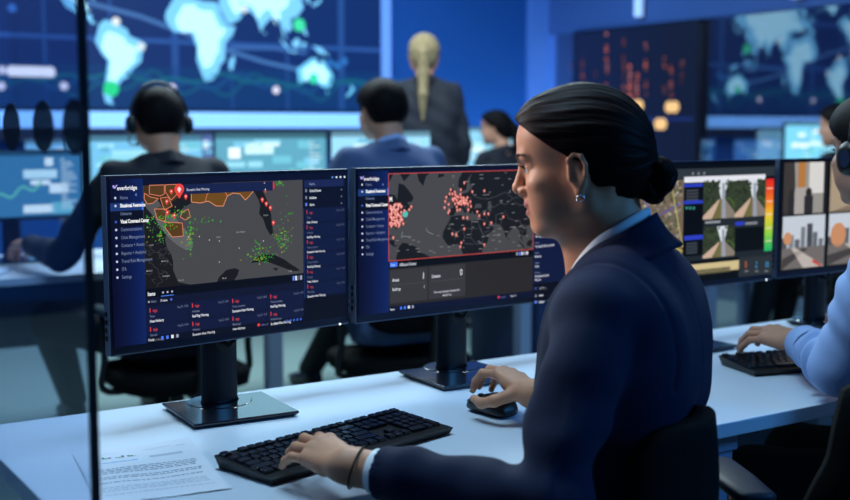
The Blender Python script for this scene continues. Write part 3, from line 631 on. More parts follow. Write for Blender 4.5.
    for r in range(2):
        for k in range(4):
            x = xs + cw * k; y = yb + .031 + r * .0335
            if y + .02 < c.h - .006 or True: c.rect(x + .001, y, x + cw - .002, min(y + .0315, c.h - .011), (17, 24, 58), 2); card(x + .007, y + .0085, cw, st[r * 4 + k], ti[r * 4 + k], .0062)
    c.rect(xs, c.h - .011, xr, c.h, (10, 13, 32), 3); c.text(xs + .003, c.h - .003, .006, 'Panels', GW, 4)
    for i in range(4): c.rect(xs + .028 + i * .010, c.h - .009, xs + .033 + i * .010, c.h - .003, ((70, 120, 240), (70, 120, 240), (230, 232, 240), (150, 156, 176))[i], 4)
    c.disc(xr - .105, c.h - .006, .003, (226, 62, 62), 4); c.text(xr - .1, c.h - .0035, .005, 'Critical 10', (110, 116, 190), 4); c.text(xr - .07, c.h - .0035, .005, 'Page 1 of 1', GW, 4)
    for i in range(5): c.rect(xr - .042 + i * .008, c.h - .0085, xr - .038 + i * .008, c.h - .004, (60, 96, 200), 4)
    # panel beside the map
    c.rect(xr, ys, c.w, c.h, (10, 14, 36), 2); c.rect(xr + .004, ys + .001, xe - .004, ys + .015, (26, 36, 82), 3); c.text(xr + .016, ys + .0105, .0058, 'Search...', (150, 160, 190), 4)
    for i in range(4): c.disc(c.w - .035 + i * .010, .010, .0022, ((90, 150, 250), GW, GW, GW)[i], 4, 8)
    for i, t in enumerate(('Critical Events', 'Incidents', 'Alerts')):
        y = ys + .024 + i * .0135; c.rect(xr + .006, y - .006, xr + .010, y, (96, 130, 235) if i == 2 else (120, 126, 150), 4); c.text(xr + .016, y, .0062, t, GW, 4, .5); c.disc(xe - .010, y - .002, .0016, GY, 4, 6)
    yc = ys + .0565
    for k in range(6): y = yc + k * .029; c.rect(xr + .004, y - .001, xe - .002, y + .0265, (15, 25, 60), 3); card(xr + .009, y + .0075, xe - xr - .004, ['Texas', 'Arkansas', 'Texas, Louisiana', 'Texas, Louisiana', 'Georgia', 'Mississippi'][k], ti[k], .0058)
    c.rect(xr + .003, yc + .175, xe, c.h, (8, 10, 24), 4); check_list(c, xr + .008, [yc + .186 + i * .0125 for i in range(3)], .0062, ['Risk Events', 'Assets', 'Contact'])
    c.rect(xr + .001, yc - .002, xr + .0018, yc + .174, (40, 70, 140), 4)
def ui_world(c):
    q = c.q; xs, ys = q(388.3, 200)[0], q(388.5, 173.8)[1]; y0 = q(364, 186)[1]; dy = q(364, 193)[1] - q(364, 186)[1]
    chrome_ui(c, xs, ys, y0, dy, .0078)
    xr, yb = q(533, 230)[0], q(390, 261)[1]
    c.rect(xs, ys, xr, yb, (71, 71, 73), 1)
    merc = lambda b: math.log(math.tan(math.pi / 4 + math.radians(b) / 2))
    (xa, ya), (xb, yb2) = q(423, 186), q(506, 238.5)
    fx = lambda lo: xa + (lo + 44) * (xb - xa) / 121; fy = lambda la: ya + (merc(60) - merc(la)) * (yb2 - ya) / (merc(60) - merc(8))
    def clip(P):
        for ax, lim, sg in ((0, xs + .0008, 1), (0, xr - .0008, -1), (1, ys + .0008, 1), (1, yb - .0008, -1)):
            O_ = []
            for i in range(len(P)):
                a, b = P[i - 1], P[i]; ia, ib = (a[ax] - lim) * sg >= 0, (b[ax] - lim) * sg >= 0
                if ia != ib: t = (lim - a[ax]) / (b[ax] - a[ax]); O_.append((a[0] + t * (b[0] - a[0]), a[1] + t * (b[1] - a[1])))
                if ib: O_.append(b)
            P = O_
            if len(P) < 3: return []
        return P
    for k, P in LAND.items():
        Q = clip([(fx(a), fy(min(b, 79))) for a, b in P])
        if len(Q) > 2: c.poly(Q, (25, 25, 26), 2)
    for P in ([(-80, 73), (-68, 72), (-62, 66), (-70, 63), (-78, 68)], [(55, 45), (50, 46), (48, 42), (53, 37), (54, 42)], [(28, 42), (40, 43), (38, 46), (31, 46)], [(-84, 62), (-78, 62), (-80, 55), (-90, 56), (-93, 60)]):
        Q = clip([(fx(a), fy(b)) for a, b in P])
        if len(Q) > 2: c.poly(Q, (25, 25, 26) if P[0][0] == -80 else (71, 71, 73), 3)
    B = ([(-6, 35), (-9, 29), (-6, 24), (3, 19), (12, 23), (25, 22), (25, 31)], [(12, 23), (15, 13), (24, 12), (25, 22)], [(-5, 15), (3, 19), (0, 11)], [(15, 13), (9, 4)], [(24, 12), (32, 4), (40, 4), (43, 11)], [(34, 22), (25, 22)], [(14, 6), (28, 4)], [(46, 49), (60, 51), (75, 54), (87, 49), (75, 44), (68, 46), (56, 42), (48, 46)], [(87, 49), (97, 50), (116, 50), (110, 43), (97, 43), (90, 46)], [(74, 39), (80, 31), (90, 28), (97, 28), (101, 22), (108, 22)], [(61, 25), (61, 35), (72, 37), (70, 28), (68, 24)], [(45, 38), (48, 30)], [(36, 37), (45, 38), (48, 41)], [(24, 58), (28, 52), (39, 50), (47, 50)], [(15, 51), (24, 51), (22, 48), (10, 48), (6, 50)], [(35, 32), (45, 30), (47, 28)], [(44, 17), (52, 19)], [(-75, 45), (-67, 47)], [(98, 18), (102, 14), (106, 18)])
    for P in B:
        for a, b in zip(P, P[1:]):
            p0, p1 = (fx(a[0]), fy(a[1])), (fx(b[0]), fy(b[1]))
            if all(xs < p[0] < xr and ys < p[1] < yb for p in (p0, p1)): c.line([p0, p1], .0009, (88, 88, 90), 3)
    random.seed(5)
    for i in range(90):
        x, y = fx(random.uniform(-10, 112)), fy(random.uniform(-4, 66))
        if xs < x < xr - .012 and ys + .004 < y < yb - .004: c.rect(x, y, x + random.uniform(.004, .011), y + .0016, (122, 122, 124), 4)
    for i in range(14):
        x, y = fx(random.uniform(-82, -20)), fy(random.uniform(-2, 20))
        if xs < x < xr - .012 and ys + .004 < y < yb - .004: c.rect(x, y, x + random.uniform(.004, .011), y + .0016, (122, 122, 124), 4)
    c.line([(fx(-62), fy(16)), (fx(-64), fy(18)), (fx(-70), fy(19)), (fx(-74), fy(18)), (fx(-72), fy(24))], .0016, (120, 130, 132), 4); c.line([(fx(-40), fy(26)), (fx(-38), fy(22)), (fx(-30), fy(19))], .0016, (120, 128, 130), 4)
    RD = (226, 116, 104)
    pins = [(random.uniform(389.5, 402), random.uniform(206, 229)) for i in range(80)] + [(404, 213), (411, 209), (393, 240), (409, 212), (403, 226), (452, 236), (456, 237)]
    pins += [(random.gauss(459, 6), random.gauss(203, 6)) for i in range(44)] + [(450.5, 192), (455, 197), (461, 200), (464, 185), (463, 200), (472, 194), (484, 193), (470, 204), (477, 214), (479, 218), (484, 216), (488, 216), (484, 226), (491, 225), (503, 219), (463, 220), (467, 220), (464, 231), (456, 237), (460, 249), (484, 247), (461, 245), (468, 212), (449, 213), (448, 215)]
    for px, py in pins: c.pin(*q(px, py), .0082, RD, 5)
    c.disc(*q(405, 214), .007, (90, 190, 180), 4, 12)
    x, y = q(389, 201.5); c.text(x, y, .013, 'M', (238, 238, 240), 6, .5)
    for a, b in (((xs, ys), (xr, ys)), ((xr, ys), (xr, yb)), ((xr, yb), (xs, yb)), ((xs, yb), (xs, ys))): c.line([a, b], .0016, (196, 74, 70), 6)
    c.rect(xs, yb + .001, xr, yb + .016, (9, 9, 14), 2); c.rect(xs, yb + .016, xr, c.h - .012, (41, 38, 38), 2); c.rect(xs, c.h - .012, xr, c.h, (12, 16, 44), 2)
    c.rect(xs + .003, yb + .003, xs + .022, yb + .013, (66, 116, 236), 3); c.text(xs + .005, yb + .0105, .006, 'Close', (220, 230, 250), 4); c.text(xs + .027, yb + .0125, .0088, 'Affected Assets', GW, 3)
    for i in range(5): c.rect(xr - .05 + i * .0075, yb + .004, xr - .045 + i * .0075, yb + .011, ((150, 150, 160), (90, 130, 240), (225, 228, 238), (160, 166, 190), (230, 230, 236))[i], 3)
    x1, x2 = q(428, 285)[0], q(465, 285)[0]
    for a, b in ((xs + .003, x1 - .0015), (x1 + .0015, x2)):
        c.rect(a, yb + .019, b, c.h - .018, (55, 55, 57), 3); c.rect(a + .006, yb + .05, b - .006, yb + .0507, (84, 84, 86), 4)
    c.text(xs + .009, yb + .043, .0085, 'Assets', GW, 4, .3); c.text(x1 - .009, yb + .043, .0175, '1', (244, 244, 246), 4, align='RIGHT'); c.text(xs + .009, yb + .062, .0078, 'Buildings', GW, 4); c.text(x1 - .009, yb + .062, .0078, '1', GW, 4, align='RIGHT')
    c.text(x1 + .009, yb + .043, .0085, 'Contacts', GW, 4, .3); c.text(x2 - .008, yb + .043, .0175, '0', (244, 244, 246), 4, align='RIGHT')
    xc = (x1 + x2) / 2; c.text(xc, yb + .076, .0058, 'There are no operable Contacts in the', GW, 4, align='CENTER'); c.text(xc, yb + .084, .0058, 'affected area.', GW, 4, align='CENTER')
    c.text(xs + .003, c.h - .0035, .006, 'Panels', GW, 4)
    for i in range(4): c.rect(xs + .028 + i * .010, c.h - .0095, xs + .033 + i * .010, c.h - .0035, ((70, 120, 240), (70, 120, 240), (230, 232, 240), (150, 156, 176))[i], 4)
    c.disc(xr - .1, c.h - .006, .003, (226, 62, 62), 4); c.text(xr - .095, c.h - .0035, .005, 'Critical 10', (110, 116, 190), 4); c.text(xr - .065, c.h - .0035, .005, 'Page 1 of 1', GW, 4)
    c.rect(xr, ys - .004, c.w, c.h, (15, 25, 60), 2)
    y = q(536, 238)[1] - .055
    for a, b in (('Event Type', 'Security'), ('Published', 'Tue, Aug 22, 2023 at 4:00 PM'), ('Start time', 'Tue, Aug 22, 2023 at 4:00 PM'), ('End time', 'Tue, Aug 22, 2023 at 6:00 PM'), ('Severity', 'Moderate'), ('Category', 'Crime'), ('Description', 'Police/Security Forces')):
        c.text(xr + .006, y, .0048, a, (126, 136, 168), 3); c.text(xr + .006, y + .0088, .0064, b, (224, 228, 240), 3, .3); y += .0225
    c.text(xr + .006, y - .006, .0064, 'Response', (224, 228, 240), 3, .3)
    yk = q(536, 296)[1] - .028; c.rect(xr + .002, yk, c.w, c.h, (9, 11, 26), 3); check_list(c, xr + .007, [yk + .014 + i * .0155 for i in range(3)], .0066, ['Risk Events', 'Assets', 'Contact'])
def picture_road(c, x0, y0, x1, y1, seed):
    random.seed(seed); w, h = x1 - x0, y1 - y0; f = lambda a, b: (x0 + w * a, y0 + h * b)
    c.rect(x0, y0, x1, y1, (52, 60, 44), 3); c.poly([f(.42, 0), f(.78, 0), f(.66, .5), f(.56, .5)], (212, 220, 226), 4)
    for i in range(90):
        a, b = random.random(), random.random() * .62
        if .5 < a < .7: continue
        g = random.uniform(.6, 1.5); x, y = f(a, b); r = w * .035; x = min(max(x, x0 + r), x1 - r); y = min(max(y, y0 + r), y1 - r); c.disc(x, y, r, tuple(int(v * g) for v in (44, 56, 36)), 5, 6)
    c.poly([f(.52, .5), f(.68, .5), f(1, .85), f(1, 1), f(.3, 1)], (134, 124, 112), 6); c.poly([f(.5, .5), f(.54, .5), f(.28, 1), f(0, 1), f(0, .92)], (200, 172, 150), 6)
    c.poly([f(.52, .5), f(.56, .5), f(.55, 1), f(.3, 1)], (110, 104, 62), 7); c.poly([f(.58, .1), f(.66, .1), f(.72, 1), f(.6, 1)], (150, 156, 168), 7); c.poly([f(.7, .5), f(.8, .45), f(1, .8), f(1, .6)], (70, 92, 46), 6)
def ui_control(c):
    q = c.q; X = lambda a: q(a, 220)[0]
    def R(x0, y0, x1, y1, col, z=3): (a, b), (d, e) = q(x0, (y0)), q(x1, y1); c.rect(max(a, 0), max(b, 0), min(d, c.w), min(e, c.h), col, z); return a, b, d, e
    c.rect(0, 0, c.w, c.h, (8, 9, 11), 0); c.rect(0, .012, c.w, .036, (46, 54, 60), 1); c.rect(0, c.h - .065, c.w, c.h, (30, 36, 42), 1)
    ym, yn = q(684, 183)[1], q(684, 262)[1]; xm = X(683)
    c.rect(0, ym - .008, xm, yn, (112, 98, 82), 1); random.seed(8)
    for i in range(420):
        x, y = random.uniform(.004, xm - .014), random.uniform(ym - .004, yn - .012); s = random.uniform(.003, .012); a = random.uniform(-.3, .3)
        g = random.choice(((150, 138, 120), (96, 84, 66), (128, 112, 92), (84, 92, 62), (170, 160, 148), (104, 96, 90), (66, 72, 50)))
        c.poly(((x, y), (x + s, y + a * s), (x + s * .9, y + s * .8), (x - s * .1, y + s * .7)), g, 2)
    for P, col in (([(0, .10), (.09, .13), (xm, .09)], (96, 86, 150)), ([(0, .19), (.1, .17), (xm, .21)], (190, 170, 70)), ([(.05, ym), (.12, .16), (.09, yn)], (110, 96, 160)), ([(.16, ym), (.19, .15), (xm, .2)], (176, 164, 96))): c.line(P, .004, col, 3)
    R(684, 177, 765, 179.6, (226, 228, 236), 4)
    R(684, 182, 702.5, 200, (10, 10, 12)); R(684, 184, 702.5, 186.5, (44, 62, 190), 4); R(684, 201, 702.5, 203.3, (44, 62, 190), 4); R(684, 236, 702.5, 239, (44, 62, 190), 4); R(684, 204, 702.5, 255, (6, 6, 8), 3)
    for i in range(4): R(686, 190 + i * 3, 698, 191 + i * 3, (70, 74, 82), 5); R(686, 243 + i * 3, 697, 244 + i * 3, (60, 66, 74), 5)
    for i in range(3): x, y = q(686.5 + i * 3.5, 208); c.disc(x, y, .004, (54, 140, 130), 5)
    for i, (x0, y0, x1, y1) in enumerate(((703.5, 180, 734, 217.5), (735, 179.5, 765, 215.5), (703, 227.5, 734, 255.5))): a, b = q(x0, y0); d, e = q(x1, y1); picture_road(c, a, b, d, e, 20 + i)
    R(703, 219, 765, 226, (34, 40, 44), 3); R(705, 221.5, 720, 222.6, (150, 154, 160), 5); R(735, 222, 744, 225, (44, 62, 190), 5); R(745, 222.3, 757, 224, (130, 134, 140), 5)
    a, b = q(766, 179); d, e = q(771.5, 250.5); n = 24; ramp = ((226, 40, 34), (240, 110, 36), (240, 200, 50), (150, 210, 70), (40, 180, 100))
    for i in range(n):
        t = i / (n - 1) * 3.999; k = int(t); col = tuple(int(ramp[k][j] + (ramp[k + 1][j] - ramp[k][j]) * (t - k)) for j in range(3)); c.rect(a, b + (e - b) * i / n, d, b + (e - b) * (i + 1) / n, col, 4)
    for t in (.13, .31, .49, .68, .86): c.rect(a + .003, b + (e - b) * t - .0012, d - .003, b + (e - b) * t + .0012, (240, 214, 190), 5)
    R(684, 262, 738, 279, (5, 5, 6), 3); R(684, 265.4, 738.5, 269.2, (206, 188, 140), 4); R(690, 270.5, 730, 271.5, (90, 84, 60), 4)
    R(739, 258, 773, 276, (44, 48, 52), 3)
    for px, t, col in ((744.5, '3', (226, 104, 44)), (755, '2', (54, 148, 200)), (764.5, '10', (54, 148, 200))): x, y = q(px, 267.5); c.text(x, y, .02, t, col, 5, .5); c.rect(x, y + .008, x + .013, y + .011, (130, 134, 140), 5)
    for i in range(3): c.disc(.03 + i * .02 + xm, .024, .004, (120, 126, 130), 4)
def ui_cameras(c):
    q = c.q; c.rect(0, 0, c.w, c.h, (14, 14, 16), 0); W2, H2 = c.w, c.h
    x1, x2 = q(825, 220)[0], q(829, 220)[0]; ym = q(790, 214.5)[1]; yl = c.h - .006
    x0 = .012
    c.rect(x0, .004, x1, ym, (150, 146, 140), 1); c.poly([(x0, .004), (x0 + .04, .004), (x0 + .05, ym), (x0, ym)], (60, 56, 52), 2); c.rect(x0 + .055, .004, x0 + .085, ym * .55, (178, 120, 62), 2); c.rect(x0 + .1, .004, x1 - .012, ym * .62, (214, 212, 208), 2)
    c.poly([(x0 + .035, ym), (x0 + .045, ym * .5), (x0 + .10, ym * .5), (x0 + .12, ym)], (168, 162, 158), 3)
    for x, s in ((x0 + .10, 1), (x0 + .03, .7)): c.disc(x, ym * .6, .013 * s, (46, 40, 38), 4, 12); c.rect(x - .018 * s, ym * .66, x + .018 * s, ym, (44, 42, 46), 4)
    c.rect(x1 - .012, .004, x1, ym, (36, 36, 38), 3)
    c.rect(x2, .004, W2, ym, (168, 150, 126), 1); c.poly([(x2, ym), (W2, ym * .55), (W2, ym)], (128, 112, 96), 2); c.rect(x2 + .1, .01, W2 - .04, ym * .55, (196, 184, 168), 2)
    for xx0, xx1, sd in ((x0, x1, 1), (x2, W2, 2)):
        y0 = ym + .005; h = yl - y0; w = xx1 - xx0; random.seed(sd); c.rect(xx0, y0, xx1, yl, (196, 204, 214), 1)
        for i in range(7):
            a = xx0 + w * i / 7; bw = w / 7 * random.uniform(.7, 1); g = random.randint(70, 150); hh = random.uniform(.25, .62) if not 2 < i < 5 else random.uniform(.5, .85)
            c.rect(a, y0 + h * (.62 - hh * .62), a + bw, y0 + h * .62, (g, g + 4, g + 12), 2)
        c.disc(xx0 + w * .12, y0 + h * .42, w * .1, (200, 140, 100), 3, 10)
        c.rect(xx0, y0 + h * .6, xx1, yl, (112, 106, 104), 3); c.poly([(xx0 + w * .2, y0 + h * .6), (xx0 + w * .3, y0 + h * .6), (xx1, yl), (xx0 + w * .5, yl)], (188, 178, 172), 4); c.poly([(xx0, y0 + h * .8), (xx0 + w * .5, y0 + h * .62), (xx0 + w * .6, y0 + h * .64), (xx0, yl)], (66, 62, 62), 4)
        c.poly([(xx0 + w * .75, y0 + h * .85), (xx0 + w * .95, y0 + h * .98), (xx0 + w * .9, yl), (xx0 + w * .7, y0 + h * .9)], (190, 70, 60), 5)
def ui_bright(seed, base, blocks):
    def f(c):
        random.seed(seed); c.rect(0, 0, c.w, c.h, base, 0, 1.25); c.rect(0, 0, c.w, c.h * .07, tuple(int(v * .7) for v in base), 1)
        for i in range(blocks):
            x, y = random.uniform(.02, c.w * .8), random.uniform(.08, .85) * c.h; w, h = random.uniform(.03, .16), random.uniform(.012, .05)
            c.rect(x, y, min(x + w, c.w - .01), min(y + h, c.h - .008), random.choice(((200, 240, 252), (120, 196, 226), (90, 164, 196), (230, 250, 255), (150, 216, 238), (110, 190, 210))), 2, 1.25)
        P = [(c.w * (.3 + .4 * i / 12), c.h * (.75 - .02 * i + .06 * math.sin(i * 1.3 + seed))) for i in range(13)]; c.line(P, .008, (120, 230, 200), 3)
        for i in range(16): y = c.h * (.12 + .05 * i); c.rect(c.w * .84, y, c.w * (.86 + .1 * random.random()), y + .006, (210, 240, 250), 3)
    return f
G1 = 'monitors on the long desk'
monitor('monitor showing a coastline weather map with orange areas and red pins', (-.538, 1.960), 41.9, .518, 1.180, .870, (.855, -2.037), (.853, -1.985), ui_gulf, G1, base_yaw=30)
monitor('monitor showing a world map with red pin clusters and dark grey cards', (-.1375, 2.298), 36.8, .60, 1.181, .870, (1.408, -2.062), (1.388, -1.995), ui_world, G1, base_yaw=31)
monitor('monitor showing forest road pictures beside a red to green colour bar', (.448, 2.655), 35.2, .55, 1.181, .872, (2.03, -2.045), (2.03, -1.99), ui_control, G1)
monitor('monitor showing four surveillance camera pictures', (.912, 2.985), 34.0, .55, 1.181, .872, (2.60, -2.05), (2.62, -1.985), ui_cameras, G1, led=False)

# ================================================================== things on the long desk
def keyboard(label, ctr, yaw, group):
    a = math.radians(yaw); X = V((math.cos(a), math.sin(a), 0)); Y = V((-math.sin(a), math.cos(a), 0)); zt = .7302   # Y points away from the typist
    t = thing('keyboard', V((*ctr, zt)), label, 'keyboard', group); C0 = V((*ctr, zt)); w, d = .410, .142
    top = lambda y: .012 + .010 * (y + d / 2) / d
    bm = NB(); lo, up = [], []
    for x, y in ((-1, -1), (1, -1), (1, 1), (-1, 1)):
        lo.append(bm.verts.new(C0 + X * (x * (w / 2 - .006)) + Y * (y * (d / 2 - .006)))); up.append(bm.verts.new(C0 + X * (x * w / 2) + Y * (y * d / 2) + ZD * top(y * d / 2)))
    skin(bm, [lo, up]); obj('case', bm, M['case'], t, bevel=.002)
    u = .0176; bm = NB(); x0 = -w / 2 + .0035; yt = d / 2 - .015
    def row(r, spec, off=0.0):
        x = x0 + off * u; y = yt - r * .0186 - (.004 if r else 0)
        for s in spec:
            if s < 0: x += -s * u; continue
            yy = y; hh = .0165
            if s > 50: s -= 50; yy = y - .0096; hh = .0357
            tilt = (Y * 1 + ZD * .0685).normalized(); up_ = (ZD - Y * .0685).normalized()
            box(bm, C0 + X * (x + s * u / 2) + Y * yy + ZD * (top(yy) + .0028), X, tilt, up_, s * u - .0024, hh, .0056, taper=.86 if s < 2 else .95); x += s * u
    row(0, [1, -1, 1, 1, 1, 1, -.5, 1, 1, 1, 1, -.5, 1, 1, 1, 1, -.5 + .25, 1, 1, 1, -.25, 1, 1, 1, 1])
    row(1, [1] * 13 + [2, -.25, 1, 1, 1, -.25, 1, 1, 1, 1]); row(2, [1.5] + [1] * 12 + [1.5, -.25, 1, 1, 1, -.25, 1, 1, 1, 51])
    row(3, [1.75] + [1] * 11 + [2.25, -.25, -3, -.25, 1, 1, 1]); row(4, [2.25] + [1] * 10 + [2.75, -.25, -1, 1, -1, -.25, 1, 1, 1, 51]); row(5, [1.25] * 3 + [6.25] + [1.25] * 4 + [-.25, 1, 1, 1, -.25, 2, 1])
    obj('keycaps', bm, M['key'], t, bevel=.0008)
    for s in (-1, 1):
        bm = NB(); box(bm, C0 + X * (s * .17) + Y * .055 + ZD * .001, X, Y, ZD, .02, .01, .002); obj('foot', bm, M['rubber'], t)
    return t
keyboard('black full size keyboard under the hand of the woman in the navy blazer', (-.140, 1.872), 47.5, 'keyboards on the long desk')
keyboard('black keyboard under the hand of the man in the pale blue shirt', (.876, 2.567), 18.0, 'keyboards on the long desk')

def sheet_paper():
    t = thing('paper_sheet', V((-.43, 1.72, .7305)), 'printed white sheet of paper with small bar charts lying on the desk', 'paper')
    a, b, c_ = V((-.573, 1.842, 0)), V((-.388, 1.925, 0)), V((-.295, 1.650, 0)); X = (b - a).normalized(); Y = (c_ - b); Y = (Y - X * Y.dot(X)).normalized(); w, h = .190, .28
    bm = NB(); g = []; N_ = 22
    def S(s, r, e=0): return a + X * (s * w) + Y * (r * h) + ZD * (.7306 + .013 * max(0, s - .55) ** 2 * max(0, 1 - r * 1.3) * 2.6 + .0035 * (1 - math.cos(s * 5 + r * 2)) * (1 - r) * .5 + .0012 * math.sin(s * 9) * math.sin(r * 6 + 1) ** 2 + .0012 + e)
    for i in range(N_ + 1): g.append([bm.verts.new(S(i / N_, j / N_)) for j in range(N_ + 1)])
    lo = [[bm.verts.new(S(i / N_, j / N_, -.00025)) for j in range(N_ + 1)] for i in range(N_ + 1)]
    for i in range(N_):
        for j in range(N_): bm.faces.new((g[i][j], g[i + 1][j], g[i + 1][j + 1], g[i][j + 1])); bm.faces.new((lo[i][j], lo[i][j + 1], lo[i + 1][j + 1], lo[i + 1][j]))
    obj('sheet', bm, M['paper'], t, smooth=True, bevel=-1)
    bm = NB(); ms = [mat('ink_grey', (128, 136, 152), .8, noise=0), mat('ink_blue', (88, 156, 222), .8, noise=0), mat('ink_green', (60, 150, 126), .8, noise=0), mat('ink_maroon', (140, 84, 104), .8, noise=0), mat('ink_light', (180, 186, 200), .8, noise=0)]
    def q(s0, r0, s1, r1, k):
        n = max(1, int((s1 - s0) * 24)); 
        for i in range(n):
            sa, sb = s0 + (s1 - s0) * i / n, s0 + (s1 - s0) * (i + 1) / n
            bm.faces.new([bm.verts.new(S(s, r, .0003)) for s, r in ((sa, r0), (sb, r0), (sb, r1), (sa, r1))]).material_index = k
    for x, hs in ((.20, (.05, .022, .03)), (.31, (.015, .018, .05)), (.41, (.04, .03, .02))):
        for i, hh in enumerate(hs): q(x + i * .026, .205 - hh * .8, x + i * .026 + .022, .205, (2, 2, 3)[i] if x < .4 else (2, 3, 4)[i])
    random.seed(2)
    for i in range(17):
        h_ = random.uniform(.008, .02); q(.19 + i * .017, .29 - h_, .2 + i * .017, .29, 1)
    q(.06, .10, .36, .104, 4); q(.56, .10, .8, .104, 4); q(.58, .235, .86, .27, 4); q(.84, .12, .92, .128, 4)
    for r in (.40, .43, .46, .49, .56, .59, .66, .74, .77, .8, .86):
        x = .07
        while x < .9: l = random.uniform(.02, .07); q(x, r, min(x + l, .92), r + .011, 0 if r < .7 else 4); x += l + .012
    obj('printing', bm, ms, t)
sheet_paper()

MOUSE_C = V((.128, 2.118, .7302)); MA = math.atan2(.078, -.062)
def mouse():
    t = thing('computer_mouse', MOUSE_C, 'black computer mouse under the hand of the woman in the navy blazer', 'mouse')
    d = V((math.cos(MA), math.sin(MA), 0)); s = V((d.y, -d.x, 0)); bm = NB(); R = []
    prof = ((-.056, .010, .004, .010), (-.052, .022, .002, .021), (-.04, .029, .001, .031), (-.015, .030, .0, .0375), (.012, .028, .0, .036), (.035, .028, .0, .029), (.05, .025, .001, .021), (.056, .014, .004, .015))
    for x, w, z0, z1 in prof: R.append(ring(bm, MOUSE_C + d * (x * .9 + .004) + ZD * ((z0 + z1) / 2 + .0004), s, ZD, w, (z1 - z0) / 2, 24, 2.6))
    skin(bm, R); obj('shell', bm, M['black'], t, smooth=True)
    bm = NB(); cyl(bm, MOUSE_C + d * .036 + ZD * .026 - s * .003, MOUSE_C + d * .036 + ZD * .026 + s * .003, .007, n=16); obj('scroll_wheel', bm, M['rubber'], t)
    for e in (-1, 1):
        bm = NB(); R = [ring(bm, MOUSE_C + d * x + s * (e * .0135) + ZD * z, s, ZD, w, .003, 12, 3) for x, w, z in ((.014, .011, .0335), (.035, .0115, .0275), (.052, .008, .0185))]; skin(bm, R); obj('button', bm, mat('mouse_button_plastic', (18, 26, 44), .25, noise=.03), t, smooth=True)
mouse()

# glass partition beside the desk, with round stickers at eye height
GP = W(.353, -1.177, 0); GX = -ND                                # runs away from its free edge
t = thing('glass_partition', GP, 'clear glass partition with a dark edge and round dark stickers', 'partition')
bm = NB(); box(bm, GP + GX * 1.4 + ZD * 1.3, GX, UD, ZD, 2.8, .008, 2.6); obj('pane', bm, glass_mat('partition_glass', (230, 238, 250), .012), t)
bm = NB(); box(bm, GP - GX * .003 + ZD * 1.3, GX, UD, ZD, .005, .009, 2.6); obj('edge_profile', bm, mat('partition_edge', (8, 14, 28), .4), t)
bm = NB(); box(bm, GP + GX * 1.4 + ZD * .01, GX, UD, ZD, 2.82, .03, .02); obj('floor_channel', bm, M['metal'], t)
def gpx(px):                                                  # distance along the pane of a sight line
    r = ray(px, 126); k = (GP - CAM).dot(UD) / r.dot(UD); return (CAM + r * k - GP).dot(GX)
for px, rr in ((78.5, .0285), (47, .0290), (15, .0285)):
    bm = NB(); c0 = GP + GX * gpx(px) + ZD * 1.2615
    for e in (-1,):
        R = [ring(bm, c0 + UD * (e * (.0043 + d)), GX, ZD, rr * s * 1.5, rr * s, 40) for d, s in ((0, 1), (.0003, 1))]; skin(bm, R)
    obj('sticker', bm, mat('sticker_film', (46, 50, 70), .6, alpha=.84), t)

